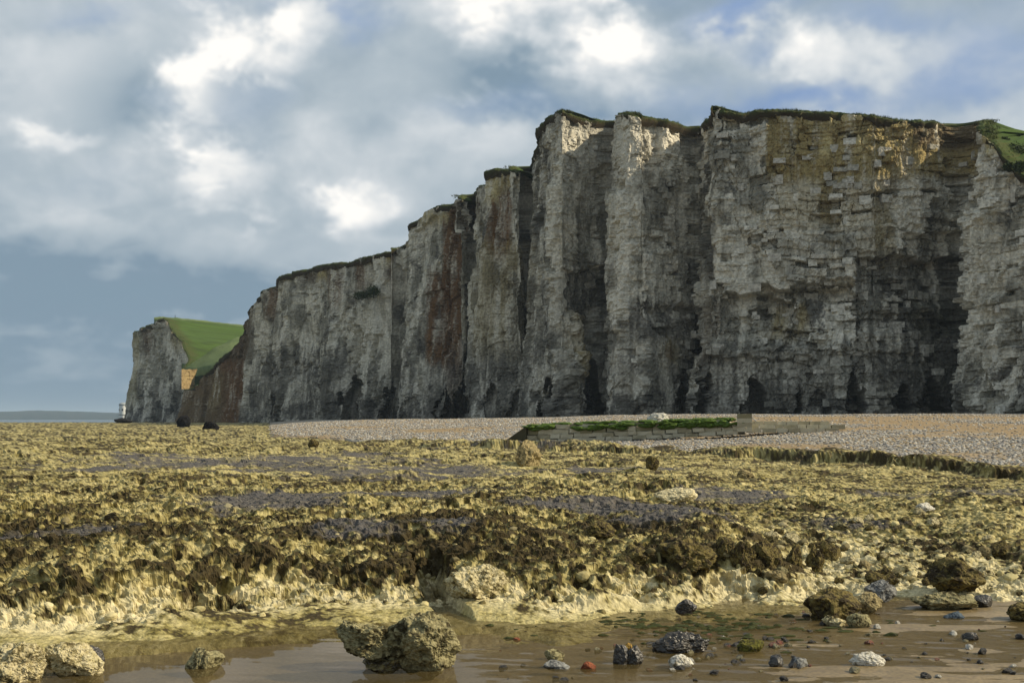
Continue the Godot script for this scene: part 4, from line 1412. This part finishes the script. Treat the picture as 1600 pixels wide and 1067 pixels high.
	for k in kinds.size():
		for j in 3:
			shapes[Vector2i(k, j)] = rock_mesh(140 + k * 3 + j, 2, Vector3(1, 0.7, 0.8), 0.2, kinds[k][1], 0.95)
	var marks := [[617.0, 1050.0, "two-lobed pitted boulder"], [1070.0, 1020.0, "long black mussel rock"], [982.0, 1042.0, "twin black stones"], [1305.0, 968.0, "jagged dark based boulder"], [1480.0, 954.0, "flat olive slab"], [1362.0, 1044.0, "long pale rock on sand"], [1177.0, 1020.0, "round olive weed mound"], [920.0, 1050.0, "brick red pebble"], [1520.0, 1000.0, "dark square stone"], [1250.0, 1046.0, "rounded grey pebble"], [1590.0, 968.0, "brown boulder at the edge"]]
	var said := {}
	for k in 190:
		var px := rng.randf_range(740, 1600) if k % 3 else rng.randfn(1130, 90)
		var py := rng.randf_range(952, 1064) if k % 3 else 1015 + rng.randfn(0, 16)
		if px < 1000 and rng.randf() < 0.5: continue
		var d := EYE * F / (py - HORIZON)
		var x := seen_x(px, d)
		if step_e(x, d) > -0.3: continue
		var kind := [0, 0, 0, 1, 2, 2, 0, 3][rng.randi() % 8] as int
		var sz := 0.022 + 0.065 * pow(rng.randf(), 1.6)
		var o := put(kinds[kind][0], shapes[Vector2i(kind, rng.randi() % 3)], M.wet)
		o.scale = Vector3.ONE * sz
		o.rotation.y = rng.randf() * TAU
		o.position = Vector3(x, maxf(sand_h(x, d), -0.02) + sz * 0.12, -d)
		# named by its size and colour and by the nearest thing one can find
		var best: Array = marks[0]
		for m in marks:
			if Vector2(px - m[0], (py - m[1]) * 2.5).length() < Vector2(px - best[0], (py - best[1]) * 2.5).length(): best = m
		var side: String = "behind" if py < best[1] - 16 else "in front of" if py > best[1] + 8 else "left of" if px < best[0] else "right of"
		var big: String = "tiny" if sz < 0.035 else "small" if sz < 0.055 else "larger"
		var words := "%s %s %s the %s" % [big, kinds[kind][2], side, best[2]]
		var nth: int = said.get(words, 0)
		said[words] = nth + 1
		if nth > 0: words = "%s %s" % [["another", "third", "fourth", "fifth", "sixth"][mini(nth - 1, 4)], words]
		tag(o, words, "pebble", kinds[kind][0].replace("_", " ") + "s in the shallows")
	# single stones on the rubble slope
	var places := [[1495.0, 928.0, "big round brown boulder"], [1378.0, 936.0, "pale grey rounded rock"], [1305.0, 968.0, "jagged dark based boulder"], [1300.0, 880.0, "last weedy hump"], [1449.0, 802.0, "small bright white slab"], [1590.0, 968.0, "brown boulder at the edge"], [1165.0, 890.0, "tall weedy hump"], [1058.0, 786.0, "pale flat slab"]]
	var sorts := [["slope_stone", T_CHALK, "pale yellow stone"], ["slope_stone", T_WEED, "dark weedy stone"], ["slope_stone", T_TAN, "tan stone"], ["slope_stone", T_PITTED, "olive pitted stone"]]
	var forms := {}
	for k in 4:
		for j in 3:
			forms[Vector2i(k, j)] = rock_mesh(170 + k * 3 + j, 3, Vector3(1, 0.7, 0.85), 0.5, sorts[k][1], 0.9)
	for k in 64:
		var px := rng.randf_range(1180, 1600)
		var py := rng.randf_range(800, 940)
		var d := ground_at(px, py)
		var x := seen_x(px, d)
		if step_e(x, d) < 0.1: continue
		var kind := [0, 0, 1, 1, 2, 3][rng.randi() % 6] as int
		var sz := 0.09 + 0.16 * pow(rng.randf(), 2.0)
		var o := put("slope_stone", forms[Vector2i(kind, rng.randi() % 3)], M.boulder)
		o.scale = Vector3.ONE * sz
		o.rotation = Vector3(0, rng.randf() * TAU, rng.randf_range(-0.3, 0.3))
		o.position = Vector3(x, seen_y(py, d) + sz * 0.12, -d)
		var best: Array = places[0]
		for m in places:
			if Vector2(px - m[0], (py - m[1]) * 2.0).length() < Vector2(px - best[0], (py - best[1]) * 2.0).length(): best = m
		var side: String = "behind" if py < best[1] - 14 else "in front of" if py > best[1] + 10 else "left of" if px < best[0] else "right of"
		var words := "%s %s on the slope %s the %s" % ["small" if sz < 0.13 else "larger" if sz < 0.19 else "big", sorts[kind][2], side, best[2]]
		var nth: int = said.get(words, 0)
		said[words] = nth + 1
		if nth > 0: words = "%s %s" % [["another", "third", "fourth", "fifth", "sixth"][mini(nth - 1, 4)], words]
		tag(o, words, "stone", "stones on the rubble slope")
